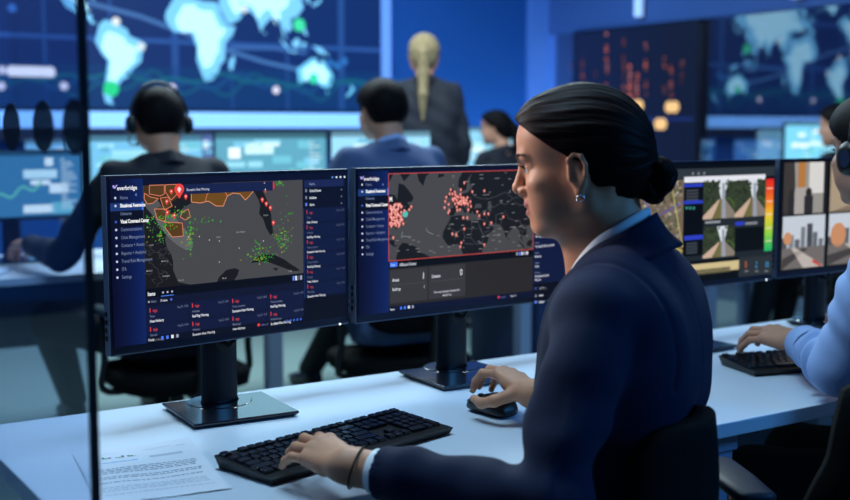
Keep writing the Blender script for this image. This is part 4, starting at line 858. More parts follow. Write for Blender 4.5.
# ================================================================== chairs
def chair(label, x, y, yaw, group, zs=.46, top=.95, w=.46, arms=True, back_d=.24, arm_off=.03):
    """office chair; yaw: the way its sitter faces, in degrees like the heads' (0 = towards -x)"""
    a = math.radians(yaw); F = V((-math.cos(a), math.sin(a), 0)); R = V((math.sin(a), math.cos(a), 0)); o = V((x, y, 0))
    t = thing('office_chair', o, label, 'chair', group)
    bm = NB(); skin(bm, [ring(bm, o + ZD * z + F * .02, R, F, w / 2 * s, .235 * s, 28, 4) for z, s in ((zs - .075, .8), (zs - .06, .97), (zs - .02, 1), (zs - .004, .96), (zs, .86))]); obj('seat', bm, M['mesh'], t, smooth=True)
    bm = NB(); g = []; nx, nz = 16, 18; z0 = zs + .10
    for side in (0, 1):
        G = []
        for i in range(nx + 1):
            u = i / nx * 2 - 1; col = []
            for j in range(nz + 1):
                v = j / nz; wd = w / 2 * (1 - .16 * v ** 3) * (.86 + .14 * math.sin(math.pi * min(1, v * 1.4 + .1)))
                uu = u; zz = z0 + (top - z0) * v; rnd = max(0, (abs(u) - .55) / .45) ** 2.5
                zz = z0 + (top - z0) * (v - .09 * rnd * (1 if v > .5 else -1) * abs(2 * v - 1) ** 1.5)
                col.append(bm.verts.new(o - F * (back_d + .05 * v - .05 * u * u + .03 * math.sin(v * 3) + side * .03 * (1 - .5 * u * u)) + R * (uu * wd) + ZD * zz))
            G.append(col)
        g.append(G)
    for i in range(nx):
        for j in range(nz):
            bm.faces.new((g[0][i][j], g[0][i + 1][j], g[0][i + 1][j + 1], g[0][i][j + 1])); bm.faces.new((g[1][i][j], g[1][i][j + 1], g[1][i + 1][j + 1], g[1][i + 1][j]))
    for i in range(nx):
        for j in (0, nz): bm.faces.new((g[0][i][j], g[0][i + 1][j], g[1][i + 1][j], g[1][i][j]))
    for j in range(nz):
        for i in (0, nx): bm.faces.new((g[0][i][j], g[0][i][j + 1], g[1][i][j + 1], g[1][i][j]))
    obj('backrest', bm, M['mesh'], t, smooth=True)
    bm = NB(); tube(bm, [o - F * .02 + ZD * (zs - .075), o - F * .2 + ZD * (zs - .07), o - F * (back_d + .06) + ZD * (zs + .05), o - F * (back_d + .075) + ZD * (zs + .25)], .018, 10, 14); obj('back_support', bm, M['chairpl'], t, smooth=True)
    bm = NB(); cyl(bm, o + ZD * .09, o + ZD * (zs - .07), .025, .022); obj('gas_column', bm, M['chairpl'], t)
    for k in range(5):
        b = a + k * 2 * math.pi / 5; d = V((math.cos(b), math.sin(b), 0)); bm = NB()
        skin(bm, [ring(bm, o + d * r + ZD * z, d.cross(ZD), ZD, w_, h_, 10, 3) for r, z, w_, h_ in ((.02, .1, .03, .022), (.15, .085, .024, .016), (.29, .07, .018, .012))]); lg = obj('base_leg', bm, M['chairpl'], t, smooth=True)
        bm = NB(); cyl(bm, o + d * .28 + ZD * .027 - d.cross(ZD) * .022, o + d * .28 + ZD * .027 + d.cross(ZD) * .022, .0265, n=16); obj('caster', bm, M['rubber'], lg)
    if arms:
        for e in (-1, 1):
            bm = NB(); p = o + R * (e * (w / 2 + arm_off)); tube(bm, [o + R * (e * .12) + ZD * (zs - .07), p + ZD * (zs - .06), p - F * .02 + ZD * (zs + .05), p - F * .01 + ZD * (zs + .2)], .013, 8, 12); ar = obj('armrest', bm, M['chairpl'], t, smooth=True)
            bm = NB(); skin(bm, [ring(bm, p + F * f - F * .0 + ZD * (zs + .215), R, ZD, .036 * s, .012 * s, 16, 3) for f, s in ((-.11, .5), (-.10, .9), (0, 1), (.09, .95), (.11, .5))]); obj('arm_pad', bm, mat('arm_pad_rubber', (24, 30, 46), .5), ar, smooth=True)
    return t

# ================================================================== people
def body_frame(yaw): a = math.radians(yaw); return np.array((-math.cos(a), math.sin(a), 0)), np.array((math.sin(a), math.cos(a), 0)), np.array((0, 0, 1.0))
def add_arm(F, J, s, r=(.046, .038, .026), k=.012):
    F.cone(J['sh' + s], J['el' + s], r[0], r[1], k); F.cone(J['el' + s], J['wr' + s], r[1], r[2], k)
def hair_cap(H, field, t, male, off=.0):
    """hair over the skull, cut along the hairline"""
    lo, hi, h = field; F = Field(lo, hi, h); H.skull(F, t, .02)
    return F
def cut_hairline(F, H, male=False, soft=.5):
    I = np.argwhere(F.v < .012); P = F.lo + I * F.h; L = H.loc(P); x, y, z = L[:, 0], L[:, 1], L[:, 2]; ax = np.abs(x)
    if male: zl = np.interp(y, (-.2, -.06, -.03, -.022, -.012, .012, .03, .036, .06, .098, .2), (-.075, -.075, -.055, -.02, .022, .022, -.012, .035, .05, .086, .088)) + np.clip((.03 - ax) * .2, 0, .006)
    else: zl = np.interp(y, (-.2, -.07, -.024, -.009, .005, .022, .04, .066, .098, .2), (-.080, -.078, -.070, -.046, .018, .032, .046, .070, .099, .1))
    d = (zl - z) * soft * H.k
    v = F.v[I[:, 0], I[:, 1], I[:, 2]]; F.v[I[:, 0], I[:, 1], I[:, 2]] = np.maximum(v, d)

def eyes(H, parent, look=0):
    for e in (-1, 1):
        bm = NB(); c = H.p(e * .0305, .0785, .0205); ball(bm, c, .0122 * H.k, 20, 14); ey = obj('eye', bm, M['white'], parent, smooth=True)
        bm = NB(); d = V(H.p(e * .0305, .1, .0195) - c).normalized(); a, b = frame(d); cc = V(c)
        skin(bm, [ring(bm, cc + d * (.0122 * math.sqrt(max(0, 1 - (r / .0122) ** 2)) + .0002) * H.k, a, b, r * H.k, r * H.k, 16) for r in (.0058, .004, .0026, .0006)]); obj('iris', bm, M['iris'], ey, smooth=True)
        bm = NB(); skin(bm, [ring(bm, cc + d * (.0122 * math.sqrt(max(0, 1 - (r / .0122) ** 2)) + .0005) * H.k, a, b, r * H.k, r * H.k, 12) for r in (.0026, .0014, .0004)]); obj('pupil', bm, M['rubber'], ey, smooth=True)
        bm = NB()
        for i in range(15):
            s = i / 14 * 2 - 1; p = V(H.p(e * (.0315 + s * .0105), 0.0925 - .006 * s * s - .002 * (s * e > 0), .0262 - .0035 * s * s)); q = p + V(H.p(e * s * .004, .0075, .002) - H.o); tube(bm, [p, p.lerp(q, .5) - V((0, 0, .0006)), q + V((0, 0, .0012))], lambda t: .00045 * (1 - t * .7), 5, 5)
        obj('eyelashes', bm, M['brow'], parent)
        bm = NB()
        for i in range(90):
            s = i / 89; x = e * (.012 + .034 * s); y = .1062 - .001 * s - .016 * s * s * 1.1; z = .0365 + .0075 * math.sin(s * 2.1) + random.uniform(-.0034, .0034) * (1 - .5 * s)
            p = V(H.p(x, y, z)); q = V(H.p(x + e * .007, y - .0015 - .004 * s, z + .003 - .005 * s)); tube(bm, [p, q], lambda t: .0006 * (1 - t * .6), 4)
        obj('eyebrow', bm, M['brow'], parent)
def lips_faces(me, P, Q, H):
    c = H.loc(P[Q].mean(1)); m = (np.abs(c[:, 0]) < .0235) & (c[:, 1] > .088) & (c[:, 2] < -.0275 + .0035 * (np.abs(c[:, 0]) / .022)) & (c[:, 2] > -.0505 + .006 * (np.abs(c[:, 0]) / .022) ** 2)
    return m
def paint_lips(me, Q, m):
    if len(me.polygons) == len(m): me.polygons.foreach_set('material_index', m.astype(np.int32))

def soften(o, n=4): md = o.modifiers.new('soften', 'SMOOTH'); md.factor = .5; md.iterations = n
def woman():
    yaw = 24; Fd, Rd, Zd = body_frame(yaw); nb = np.array((.274, 1.717, 0)); B = lambda f, r, z: nb + Fd * f + Rd * r + Zd * z
    t = thing('person', V((.31, 1.70, 0)), 'woman in a navy blazer with dark hair in a low bun, typing with one hand', 'person', None)
    H = Head((.246, 1.730, 1.194), 15, 10)
    J = dict(shL=(.232, 1.562, 1.004), elL=(.158, 1.450, .780), wrL=(-.108, 1.588, .788), shR=B(.0, .165, 1.04), elR=(.395, 1.90, .822), wrR=(.190, 2.030, .789))
    F = Field((-.31, 1.36, .66), (.46, 2.16, 1.345), .0024)
    H.face(F)
    F.cone(H.p(0, -.018, -.03), B(-.012, 0, 1.06), .047, .05, .03); F.cone(H.p(0, .02, -.05), B(.025, 0, 1.05), .036, .040, .03)
    for e in (-1, 1): F.cone(H.p(e * .05, -.03, -.02), B(.045, e * .012, 1.045), .014, .010, .014)
    F.cone(B(-.02, -.09, 1.0), B(-.02, .09, 1.0), .036, .036, .03); F.cone(B(-.01, 0, 1.0), B(-.005, 0, .72), .06, .06, .03)
    for s in 'LR':
        add_arm(F, J, s, (.034, .034, .0265), .012)
    # typing hand
    w = A3(J['wrL']); D = A3((-.62, .77, .12)); el = A3(J['elL']); fd = (w - el) / np.linalg.norm(w - el)
    F.ell(w + D * .004, (.027, .027, .0195), np.array((D, np.cross((0, 0, 1), D) / np.linalg.norm(np.cross((0, 0, 1), D)), (0, 0, 1))), .012)
    curl = ((16, 32, 18), (13, 32, 20), (12, 30, 20), (10, 24, 16))
    tipsL = hand(F, w, D, (-.10, -.34, 1), (.7, .7, 0), curl, ((.72, .58, -.38, .044), (.95, .15, -.32, .033), (.98, .0, -.2, .026)), .98)
    # mouse hand: fingers over the buttons, thumb along the shell's side
    wr = A3(J['wrR']); Dr = A3((-.46, .86, .26))
    F.ell(wr, (.026, .026, .019), None, .012)
    curlR = ((23, 40, 24), (19, 40, 24), (21, 40, 24), (29, 44, 26))
    tipsR = hand(F, wr, Dr, (.10, .10, 1), (-.9, -.4, 0), curlR, ((.40, .72, -.58, .044), (.80, .16, -.55, .034), (.97, .0, -.12, .027)), .98)
    me, P, Q = F.mesh('body'); m = lips_faces(me, P, Q, H); link('body', me, [M['skin'], M['lip']], t); paint_lips(me, Q, m)
    nails(tipsL, .95, 'fingernail', M['nail'], t); nails(tipsR, .95, 'fingernail', M['nail'], t)
    random.seed(12); eyes(H, t)
    # hair combed back into a low bun
    ax = (0, -.955, -.26); ctr = (0, .0, .04)
    G = Field((.10, 1.58, 1.06), (.40, 1.90, 1.36), .0022); H.skull(G, .0105, .02); H.ell(G, (0, -.03, .02), (.073, .062, .072), .02); H.ell(G, (0, -.046, 0), (.046, .044, .046), .025)
    b_ = np.array(ax) / np.linalg.norm(ax); e_ = np.cross(b_, (1, 0, 0)); e_ /= np.linalg.norm(e_); g_ = np.cross(b_, e_)
    def strands(P_):
        L = H.loc(P_) - np.array(ctr); u = np.arctan2(L @ g_, L @ e_); d = L @ b_
        return .0004 * np.sin(u * 46 + 3 * np.sin(d * 30)) + .0003 * np.sin(u * 83 + 2 * np.sin(d * 22) + 1) + .0008 * np.sin(u * 19 + 5 * d * 8)
    G.warp(strands); cut_hairline(G, H, False, .55)
    for e in (-1, 1): H.ell(G, (e * .088, .0115, -.003), (.020, .0190, .030), .004, cut=True)
    lob = [((0, -.084, -.006), .021), ((-.008, -.103, -.013), .0205), ((.008, -.106, -.022), .0205), ((-.004, -.102, -.032), .019), ((.004, -.086, -.046), .0175), ((-.010, -.080, -.040), .0165), ((.002, -.086, -.02), .021)]
    for i, (c, r) in enumerate(lob): G.cone(H.p(*c), H.p(*(np.array(lob[(i + 1) % 6][0]) * .55 + np.array(c) * .45)), r * .95, r * .88, .003)
    bc = np.array((0, -.094, -.026))
    def twist(P_):
        L = H.loc(P_); q = L - bc; r = np.linalg.norm(q, axis=1); th = np.arctan2(q[:, 2], q[:, 1]); w_ = np.clip((.05 - r) / .02, 0, 1)
        return w_ * (.0011 * np.sin(th * 3 + r * 480) + .0008 * np.sin(q[:, 0] * 700 + th * 5))
    G.warp(twist)
    me, P, Q = G.mesh('hair'); flow_uv(me, P, H, ax, ctr); link('hair', me, M['hair'], t)
    for e in (-1, 1):                                          # hoop earrings
        bm = NB(); c = V(H.p(e * .0785, .0095, -.033)); X1, X2 = V(H.M[1]), V(H.M[2]); tube(bm, [c + X1 * (.0052 * math.cos(a)) + X2 * (.0052 * math.sin(a)) for a in [2 * math.pi * i / 20 for i in range(21)]], .0013, 8)
        ball(bm, c + X2 * .0052 + V(H.M[0]) * (e * .001), .0018, 8, 6); obj('earring', bm, M['silverj'], t, smooth=True)
    # wristband: a thin dark hair tie
    bm = NB(); wc = w - fd * .014; a_, b_2 = frame(V(fd)); tl = V((.35, .5, -.4)) * .35
    tube(bm, [V(wc) + a_ * (.0325 * math.cos(a)) + b_2 * (.0295 * math.sin(a)) + V(fd) * (.012 * math.sin(a + .8)) for a in [2 * math.pi * i / 36 for i in range(37)]], .0016, 8); obj('wristband', bm, M['rubber'], t, smooth=True)
    # blazer
    G = Field((-.12, 1.34, .50), (.60, 2.12, 1.16), .0036)
    key = ((1.075, -.036, .040, .022), (1.05, -.032, .070, .040), (1.02, -.030, .098, .064), (.98, -.034, .088, .096), (.90, -.030, .082, .106), (.80, -.010, .070, .092), (.72, .004, .066, .082), (.60, .012, .07, .082), (.54, .014, .075, .085))
    zz = np.linspace(.54, 1.075, 16)
    for z in zz:
        f, hw, r = (float(np.interp(z, [k[0] for k in key[::-1]], [k[i] for k in key[::-1]])) for i in (1, 2, 3)); G.cone(B(f, -hw, z), B(f, hw, z), r, r, .03)
    for s, sg in (('L', -1), ('R', 1)):
        sh, el_, wr_ = A3(J['sh' + s]), A3(J['el' + s]), A3(J['wr' + s]); n_ = (wr_ - el_) / np.linalg.norm(wr_ - el_)
        G.cone(B(-.020, sg * .066, 1.044), sh + Zd * .004, .030, .050, .03); G.cone(sh, sh * .45 + el_ * .55, .055, .053, .014); G.cone(sh * .45 + el_ * .55, el_, .054, .049, .01); G.cone(el_, wr_ - n_ * .03, .048, .037, .014)
    def wrinkle(P_):
        d = np.zeros(len(P_))
        for s in 'LR':
            sh, el_, wr_ = A3(J['sh' + s]), A3(J['el' + s]), A3(J['wr' + s])
            for a, b, fr, am, ph in ((sh, el_, 34, .0062, 0.), (el_, wr_, 42, .0046, 1.2)):
                ab = b - a; L = np.linalg.norm(ab); n = ab / L; q = P_ - a; tt = q @ n; rad = q - tt[:, None] * n; rr = np.linalg.norm(rad, axis=1)
                e1 = np.cross(n, (0, 0, 1)) if abs(n[2]) < .9 else np.cross(n, (0, 1, 0)); e1 /= np.linalg.norm(e1); e2 = np.cross(n, e1); an = np.arctan2(rad @ e2, rad @ e1)
                w_ = np.exp(-np.maximum(rr - .062, 0) ** 2 / .0002) * np.clip((tt + .02) / .05, 0, 1) * np.clip((L - (.035 if ph else -.04) - tt) / .06, 0, 1)
                d += w_ * am * (.6 * np.sin(tt * fr * 2 + 1.6 * np.sin(an + ph) + ph) * np.clip((tt / L - .15) * 1.6, 0, 1) + .5 * np.sin(tt * fr * 1.1 - 2.2 * np.sin(an * 1 + .7)))
        q = P_ - nb; f, r, z = q @ Fd, q @ Rd, q[:, 2]
        d += np.where(f < -.02, -.0045 * np.sin((z + .45 * np.abs(r)) * 44) * np.exp(-((z - .80) / .10) ** 2), 0) + .0022 * np.sin(z * 31 + r * 22 + 1) * np.exp(-(np.abs(r) - .13) ** 2 / .002)
        d += np.where(f < -.03, -.0016 * np.exp(-(r / .0022) ** 2), 0) * -1                         # centre back seam
        sl = A3(J['shL']); n = (A3(J['elL']) - sl); n[2] *= .2; n = n / np.linalg.norm(n)
        ds = (q @ Rd) + .128 + .05 * (z - 1.0); d += .0045 * np.exp(-(ds / .0035) ** 2) * (z > .9) * (f < .08)   # armhole seam
        return d
    G.warp(wrinkle)
    for s in 'LR':
        w_ = A3(J['wr' + s]); e_2 = A3(J['el' + s]); n_ = (w_ - e_2) / np.linalg.norm(w_ - e_2); G.endcut(w_ - n_ * .052, n_, .075)
        G.cone(w_ - n_ * .10, w_ + n_ * .02, .031, .0315, .002, cut=True)
    neck = H.p(0, -.01, -.04); G.cone(B(.0, 0, 1.04), B(.02, 0, 1.2), .052, .060, .004, cut=True)
    vn = [B(.03, 0, 1.06), B(.135, 0, .93)]; G.cone(vn[0], vn[1], .045, .012, .01, cut=True)
    me, P, Q = G.mesh('blazer'); bz = link('blazer', me, M['navy'], t); soften(bz)
    # collar and lapels
    def cp(fr): return [B(*p) for p in fr]
    bm = NB()
    for e in (-1, 1):
        topl = [(-.068, 0, 1.137), (-.062, e * .032, 1.130), (-.036, e * .060, 1.112), (.002, e * .067, 1.091), (.036, e * .056, 1.058), (.058, e * .044, 1.012)]
        lowl = [(-.106, 0, 1.092), (-.098, e * .048, 1.086), (-.064, e * .088, 1.072), (-.008, e * .098, 1.058), (.040, e * .090, 1.034), (.054, e * .078, 1.0)]
        ribbon(bm, cp(topl), cp(lowl), .0042, 40, 8, .004 * (1 if e > 0 else -1))
        lt = [(.044, e * .056, 1.052), (.060, e * .036, 1.005), (.074, e * .014, .945), (.082, e * .0, .89)]; ll = [(.040, e * .086, 1.034), (.052, e * .080, .998), (.066, e * .058, .945), (.084, e * .006, .885)]
        ribbon(bm, cp(lt), cp(ll), .004, 24, 6, .003 * (1 if e > 0 else -1))
    obj('lapel_collar', bm, M['navy'], bz, smooth=True)
    # shirt: collar band, front and cuffs
    bm = NB()
    for e in (-1, 1):
        topl = [(-.058, 0, 1.145), (-.051, e * .028, 1.140), (-.028, e * .052, 1.124), (.004, e * .058, 1.102), (.036, e * .047, 1.066), (.054, e * .030, 1.035), (.062, e * .014, 1.00)]
        lowl = [(-.064, 0, 1.11), (-.057, e * .031, 1.10), (-.032, e * .058, 1.085), (.004, e * .066, 1.066), (.040, e * .056, 1.035), (.058, e * .034, 1.0), (.066, e * .012, .96)]
        ribbon(bm, cp(topl), cp(lowl), .0026, 36, 5, 0)
    cuffs = []
    for s in 'LR':
        w_ = A3(J['wr' + s]); e_2 = A3(J['el' + s]); n_ = (w_ - e_2) / np.linalg.norm(w_ - e_2); a, b = frame(V(n_)); c0 = V(w_ - n_ * .066); n_ = V(n_); cb = NB(); cuffs.append(cb)
        skin(cb, [ring(cb, c0 + n_ * d, a, b, r, r * .93, 36) for d, r in ((0, .0325), (.023, .0335), (.0235, .033), (.023, .031), (0, .0305))], cap=False)
    ribbon(bm, cp([(.055, -.05, 1.0), (.068, -.03, .93), (.076, -.02, .86)]), cp([(.055, .05, 1.0), (.068, .03, .93), (.076, .02, .86)]), .003, 12, 6, .006)
    so = obj('shirt', bm, M['shirt'], t, smooth=True)
    for cb in cuffs: obj('cuff', cb, M['shirt'], so, smooth=True)
    # trousers and shoes, under the desk
    G = Field((-.46, 1.35, .03), (.62, 2.4, .68), .008); hipc = B(-.05, 0, .56)
    G.cone(B(.03, -.06, .545), B(.03, .06, .545), .09, .09, .03)
    for e in (-1, 1): k1, k2 = B(.38, e * .11, .53), B(.40, e * .12, .10); G.cone(B(.02, e * .08, .54), k1, .084, .066, .02); G.cone(k1, k2, .064, .045, .02)
    me, P, Q = G.mesh('trousers'); link('trousers', me, M['trousers'], t)
    for e in (-1, 1):
        G = Field(B(.45, e * .12, .0) - .32, B(.45, e * .12, .0) + .32, .008); G.cone(B(.40, e * .12, .045), B(.56, e * .13, .034), .036, .03, .02); G.cone(B(.40, e * .12, .05), B(.40, e * .12, .11), .036, .036, .02); G.cut(lambda X, Y, Z: Z - .001 + 0 * X + 0 * Y, B(.48, e * .12, 0), .3, .002); me, P, Q = G.mesh('shoe'); link('shoe', me, M['shoe'], t)
    cx = B(-.030, -.084, 0); chair('black office chair under the woman in the navy blazer', cx[0] - .036, cx[1], 29, 'office chairs', zs=.405, top=.868, w=.32, arms=False, back_d=.098)
woman()

def man_shirt():
    yaw = 38; Fd, Rd, Zd = body_frame(yaw); nb = np.array((.968, 2.300, 0)); B = lambda f, r, z: nb + Fd * f + Rd * r + Zd * z
    t = thing('person', V((.98, 2.26, 0)), 'man in a pale blue shirt with a headset, hand on the keyboard', 'person', None)
    H = Head((.922, 2.325, 1.20), 62, 6, 0, 1.04)
    J = dict(shL=(.880, 2.165, 1.045), elL=(.800, 2.205, .800), wrL=(.802, 2.440, .807), shR=B(0, .18, 1.05), elR=B(-.27, .24, .82), wrR=B(-.16, .15, .67))
    F = Field((.60, 2.02, .50), (1.36, 2.72, 1.36), .003)
    H.face(F, True); F.cone(H.p(0, -.018, -.03), B(-.012, 0, 1.06), .056, .06, .03); F.cone(H.p(0, .02, -.05), B(.025, 0, 1.05), .045, .05, .03)
    F.cone(B(0, -.10, 1.01), B(0, .10, 1.01), .04, .04, .03); F.cone(B(-.02, 0, 1.03), B(-.14, 0, .72), .07, .07, .03)
    for s in 'LR': add_arm(F, J, s, (.044, .038, .029))
    w = A3(J['wrL']); D = A3((-.50, .84, .06)); F.ell(w, (.028, .028, .021), None, .012)
    tips = hand(F, w, D, (-.15, -.1, 1), (.8, .5, 0), ((14, 34, 20), (12, 34, 22), (12, 32, 20), (14, 28, 18)), THUMB_REST, 1.1)
    hand(F, J['wrR'], (-.5, .1, -.3), (0, 0, 1), (-.7, -.7, 0), ((26, 44, 26),) * 4, THUMB_REST, 1.1)
    me, P, Q = F.mesh('body'); m = lips_faces(me, P, Q, H); link('body', me, [M['skin2'], M['lip']], t); paint_lips(me, Q, m); eyes(H, t); nails(tips, 1.1, 'fingernail', M['nail'], t)
    G = Field(H.o - .16, H.o + .17, .004); H.skull(G, .012, .02); cut_hairline(G, H, True, .6); me, P, Q = G.mesh('hair'); flow_uv(me, P, H, (0, -.9, -.3), (0, 0, .06)); link('hair', me, M['hairb'], t)
    G = Field((.66, 1.98, .46), (1.48, 2.90, 1.2), .0048)
    for z in np.linspace(.54, 1.09, 14):
        f, hw, r = (float(np.interp(z, (.54, .7, .9, 1.0, 1.05, 1.09), k)) for k in ((-.195, -.19, -.12, -.055, -.02, -.01), (.1, .1, .1, .11, .10, .05), (.13, .125, .12, .105, .07, .05))); G.cone(B(f, -hw, z), B(f, hw, z), r, r, .03)
    for s, sg in (('L', -1), ('R', 1)):
        sh, el_, wr_ = A3(J['sh' + s]), A3(J['el' + s]), A3(J['wr' + s]); n_ = (wr_ - el_) / np.linalg.norm(wr_ - el_)
        G.cone(B(0, sg * .06, 1.065), sh, .045, .056, .03); G.cone(sh, el_, .064, .056, .012); G.cone(el_, wr_ - n_ * .04, .054, .038, .012)
    def wr2(P_):
        sh, el_, wr_ = A3(J['shL']), A3(J['elL']), A3(J['wrL']); d = 0
        for a, b in ((sh, el_), (el_, wr_)):
            ab = b - a; L = np.linalg.norm(ab); n = ab / L; q = P_ - a; tt = q @ n; rr = np.linalg.norm(q - tt[:, None] * n, axis=1); d = d + np.exp(-np.maximum(rr - .06, 0) ** 2 / .0004) * (.005 * np.sin(tt * 62 + 60 * (q @ np.array((.4, .5, .3)))) + .004 * np.sin(tt * 105 - 50 * q[:, 0] + 40 * q[:, 1])) * np.clip(tt / .03, 0, 1) * np.clip((L - .03 - tt) / .06, 0, 1)
        return d
    G.warp(wr2)
    for s in 'LR':
        w_ = A3(J['wr' + s]); e_2 = A3(J['el' + s]); n_ = (w_ - e_2) / np.linalg.norm(w_ - e_2); G.endcut(w_ - n_ * .022, n_, .08); G.cone(w_ - n_ * .07, w_ + n_ * .03, .0325, .034, .002, cut=True)
    G.cone(B(0, 0, 1.05), B(.02, 0, 1.2), .058, .066, .004, cut=True)
    me, P, Q = G.mesh('shirt'); sh = link('shirt', me, M['blue_shirt'], t); soften(sh)
    bm = NB()
    for e in (-1, 1): ribbon(bm, [B(*p) for p in ((-.066, 0, 1.14), (-.03, e * .062, 1.12), (.03, e * .06, 1.085), (.075, e * .02, 1.05))], [B(*p) for p in ((-.085, 0, 1.10), (-.04, e * .082, 1.085), (.035, e * .08, 1.06), (.09, e * .05, 1.02))], .004, 24, 5, .003 * e)
    w_ = A3(J['wrL']); e_2 = A3(J['elL']); n_ = V((w_ - e_2) / np.linalg.norm(w_ - e_2)); a, b = frame(n_); c0 = V(w_) - n_ * .085; obj('collar', bm, M['blue_shirt'], sh, smooth=True); bm = NB()
    skin(bm, [ring(bm, c0 + n_ * d, a, b, r, r * .95, 36) for d, r in ((0, .0445), (.064, .042), (.065, .0415), (.064, .039), (0, .041))], cap=False); obj('cuff', bm, M['blue_shirt'], sh, smooth=True)
    G = Field(B(.1, 0, .3) - .62, B(.1, 0, .3) + np.array((.62, .62, .3)), .009); G.lo[2] = .03
    G.cone(B(-.17, -.07, .56), B(-.17, .07, .56), .13, .13, .03)
    for e in (-1, 1): k1, k2 = B(.26, e * .12, .53), B(.30, e * .13, .10); G.cone(B(-.15, e * .09, .55), k1, .092, .068, .02); G.cone(k1, k2, .066, .048, .02)
    me, P, Q = G.mesh('trousers'); link('trousers', me, M['trousers'], t)
    for e in (-1, 1): bm = NB(); skin(bm, [ring(bm, V(B(f, e * .13, z)), V(Rd), V(Zd), w, h, 14, 2.6) for f, z, w, h in ((.28, .05, .02, .04), (.30, .055, .036, .052), (.36, .05, .038, .048), (.46, .035, .043, .033), (.54, .026, .03, .022), (.56, .02, .012, .012))]); obj('shoe', bm, M['shoe'], t, smooth=True)
    chair('dark office chair under the man in the pale blue shirt', *B(-.20, .03, 0)[:2], 42, 'office chairs', zs=.42, top=.93, arms=False, back_d=.2)
    return H
HM = man_shirt()
chair('dark office chair with rounded backrest between the navy blazer and the pale blue shirt', (.712), 1.868, 84, 'office chairs', zs=.475, top=.925, w=.42, arm_off=0)

def headset(H, label, mic=True):
    t = thing('headset', V(H.p(0, -.01, .14)), label, 'headset', 'headsets worn by operators')
    bm = NB(); tube(bm, [H.p(.104 * math.sin(a), -.008, .015 + .132 * math.cos(a) ** 1 if math.cos(a) > 0 else .015 + .02 * math.cos(a)) for a in [math.radians(-90 + 180 * i / 24) for i in range(25)]], .0055, 8); obj('headband', bm, M['black'], t, smooth=True)
    for e in (-1, 1):
        bm = NB(); X, Y, Z = (V(H.M[i]) for i in range(3)); c = V(H.p(e * .0885, -.004, .0))
        skin(bm, [ring(bm, c + X * (e * d * H.k), Y, Z, .027 * s * H.k, .033 * s * H.k, 24, 2.4) for d, s in ((.001, .8), (.004, 1), (.016, 1.02), (.02, .92), (.024, .9), (.028, .6))]); cup = obj('ear_cup', bm, M['black'], t, smooth=True)
        bm = NB(); skin(bm, [ring(bm, c + X * (e * (.0285 + d) * H.k), Y, Z, .013 * H.k, .016 * H.k, 20) for d in (0, .001)]); obj('cap', bm, mat('headset_cap', (34, 44, 70), .3), cup)
    if mic: bm = NB(); tube(bm, [H.p(-.10, -.005, -.02), H.p(-.098, .04, -.05), H.p(-.07, .085, -.06), H.p(-.045, .105, -.055)], .0028, 6, 14); ball(bm, H.p(-.045, .106, -.055), .007, 10, 8); obj('microphone', bm, M['black'], t, smooth=True)
headset(HM, 'black headset worn by the man in the pale blue shirt', False)

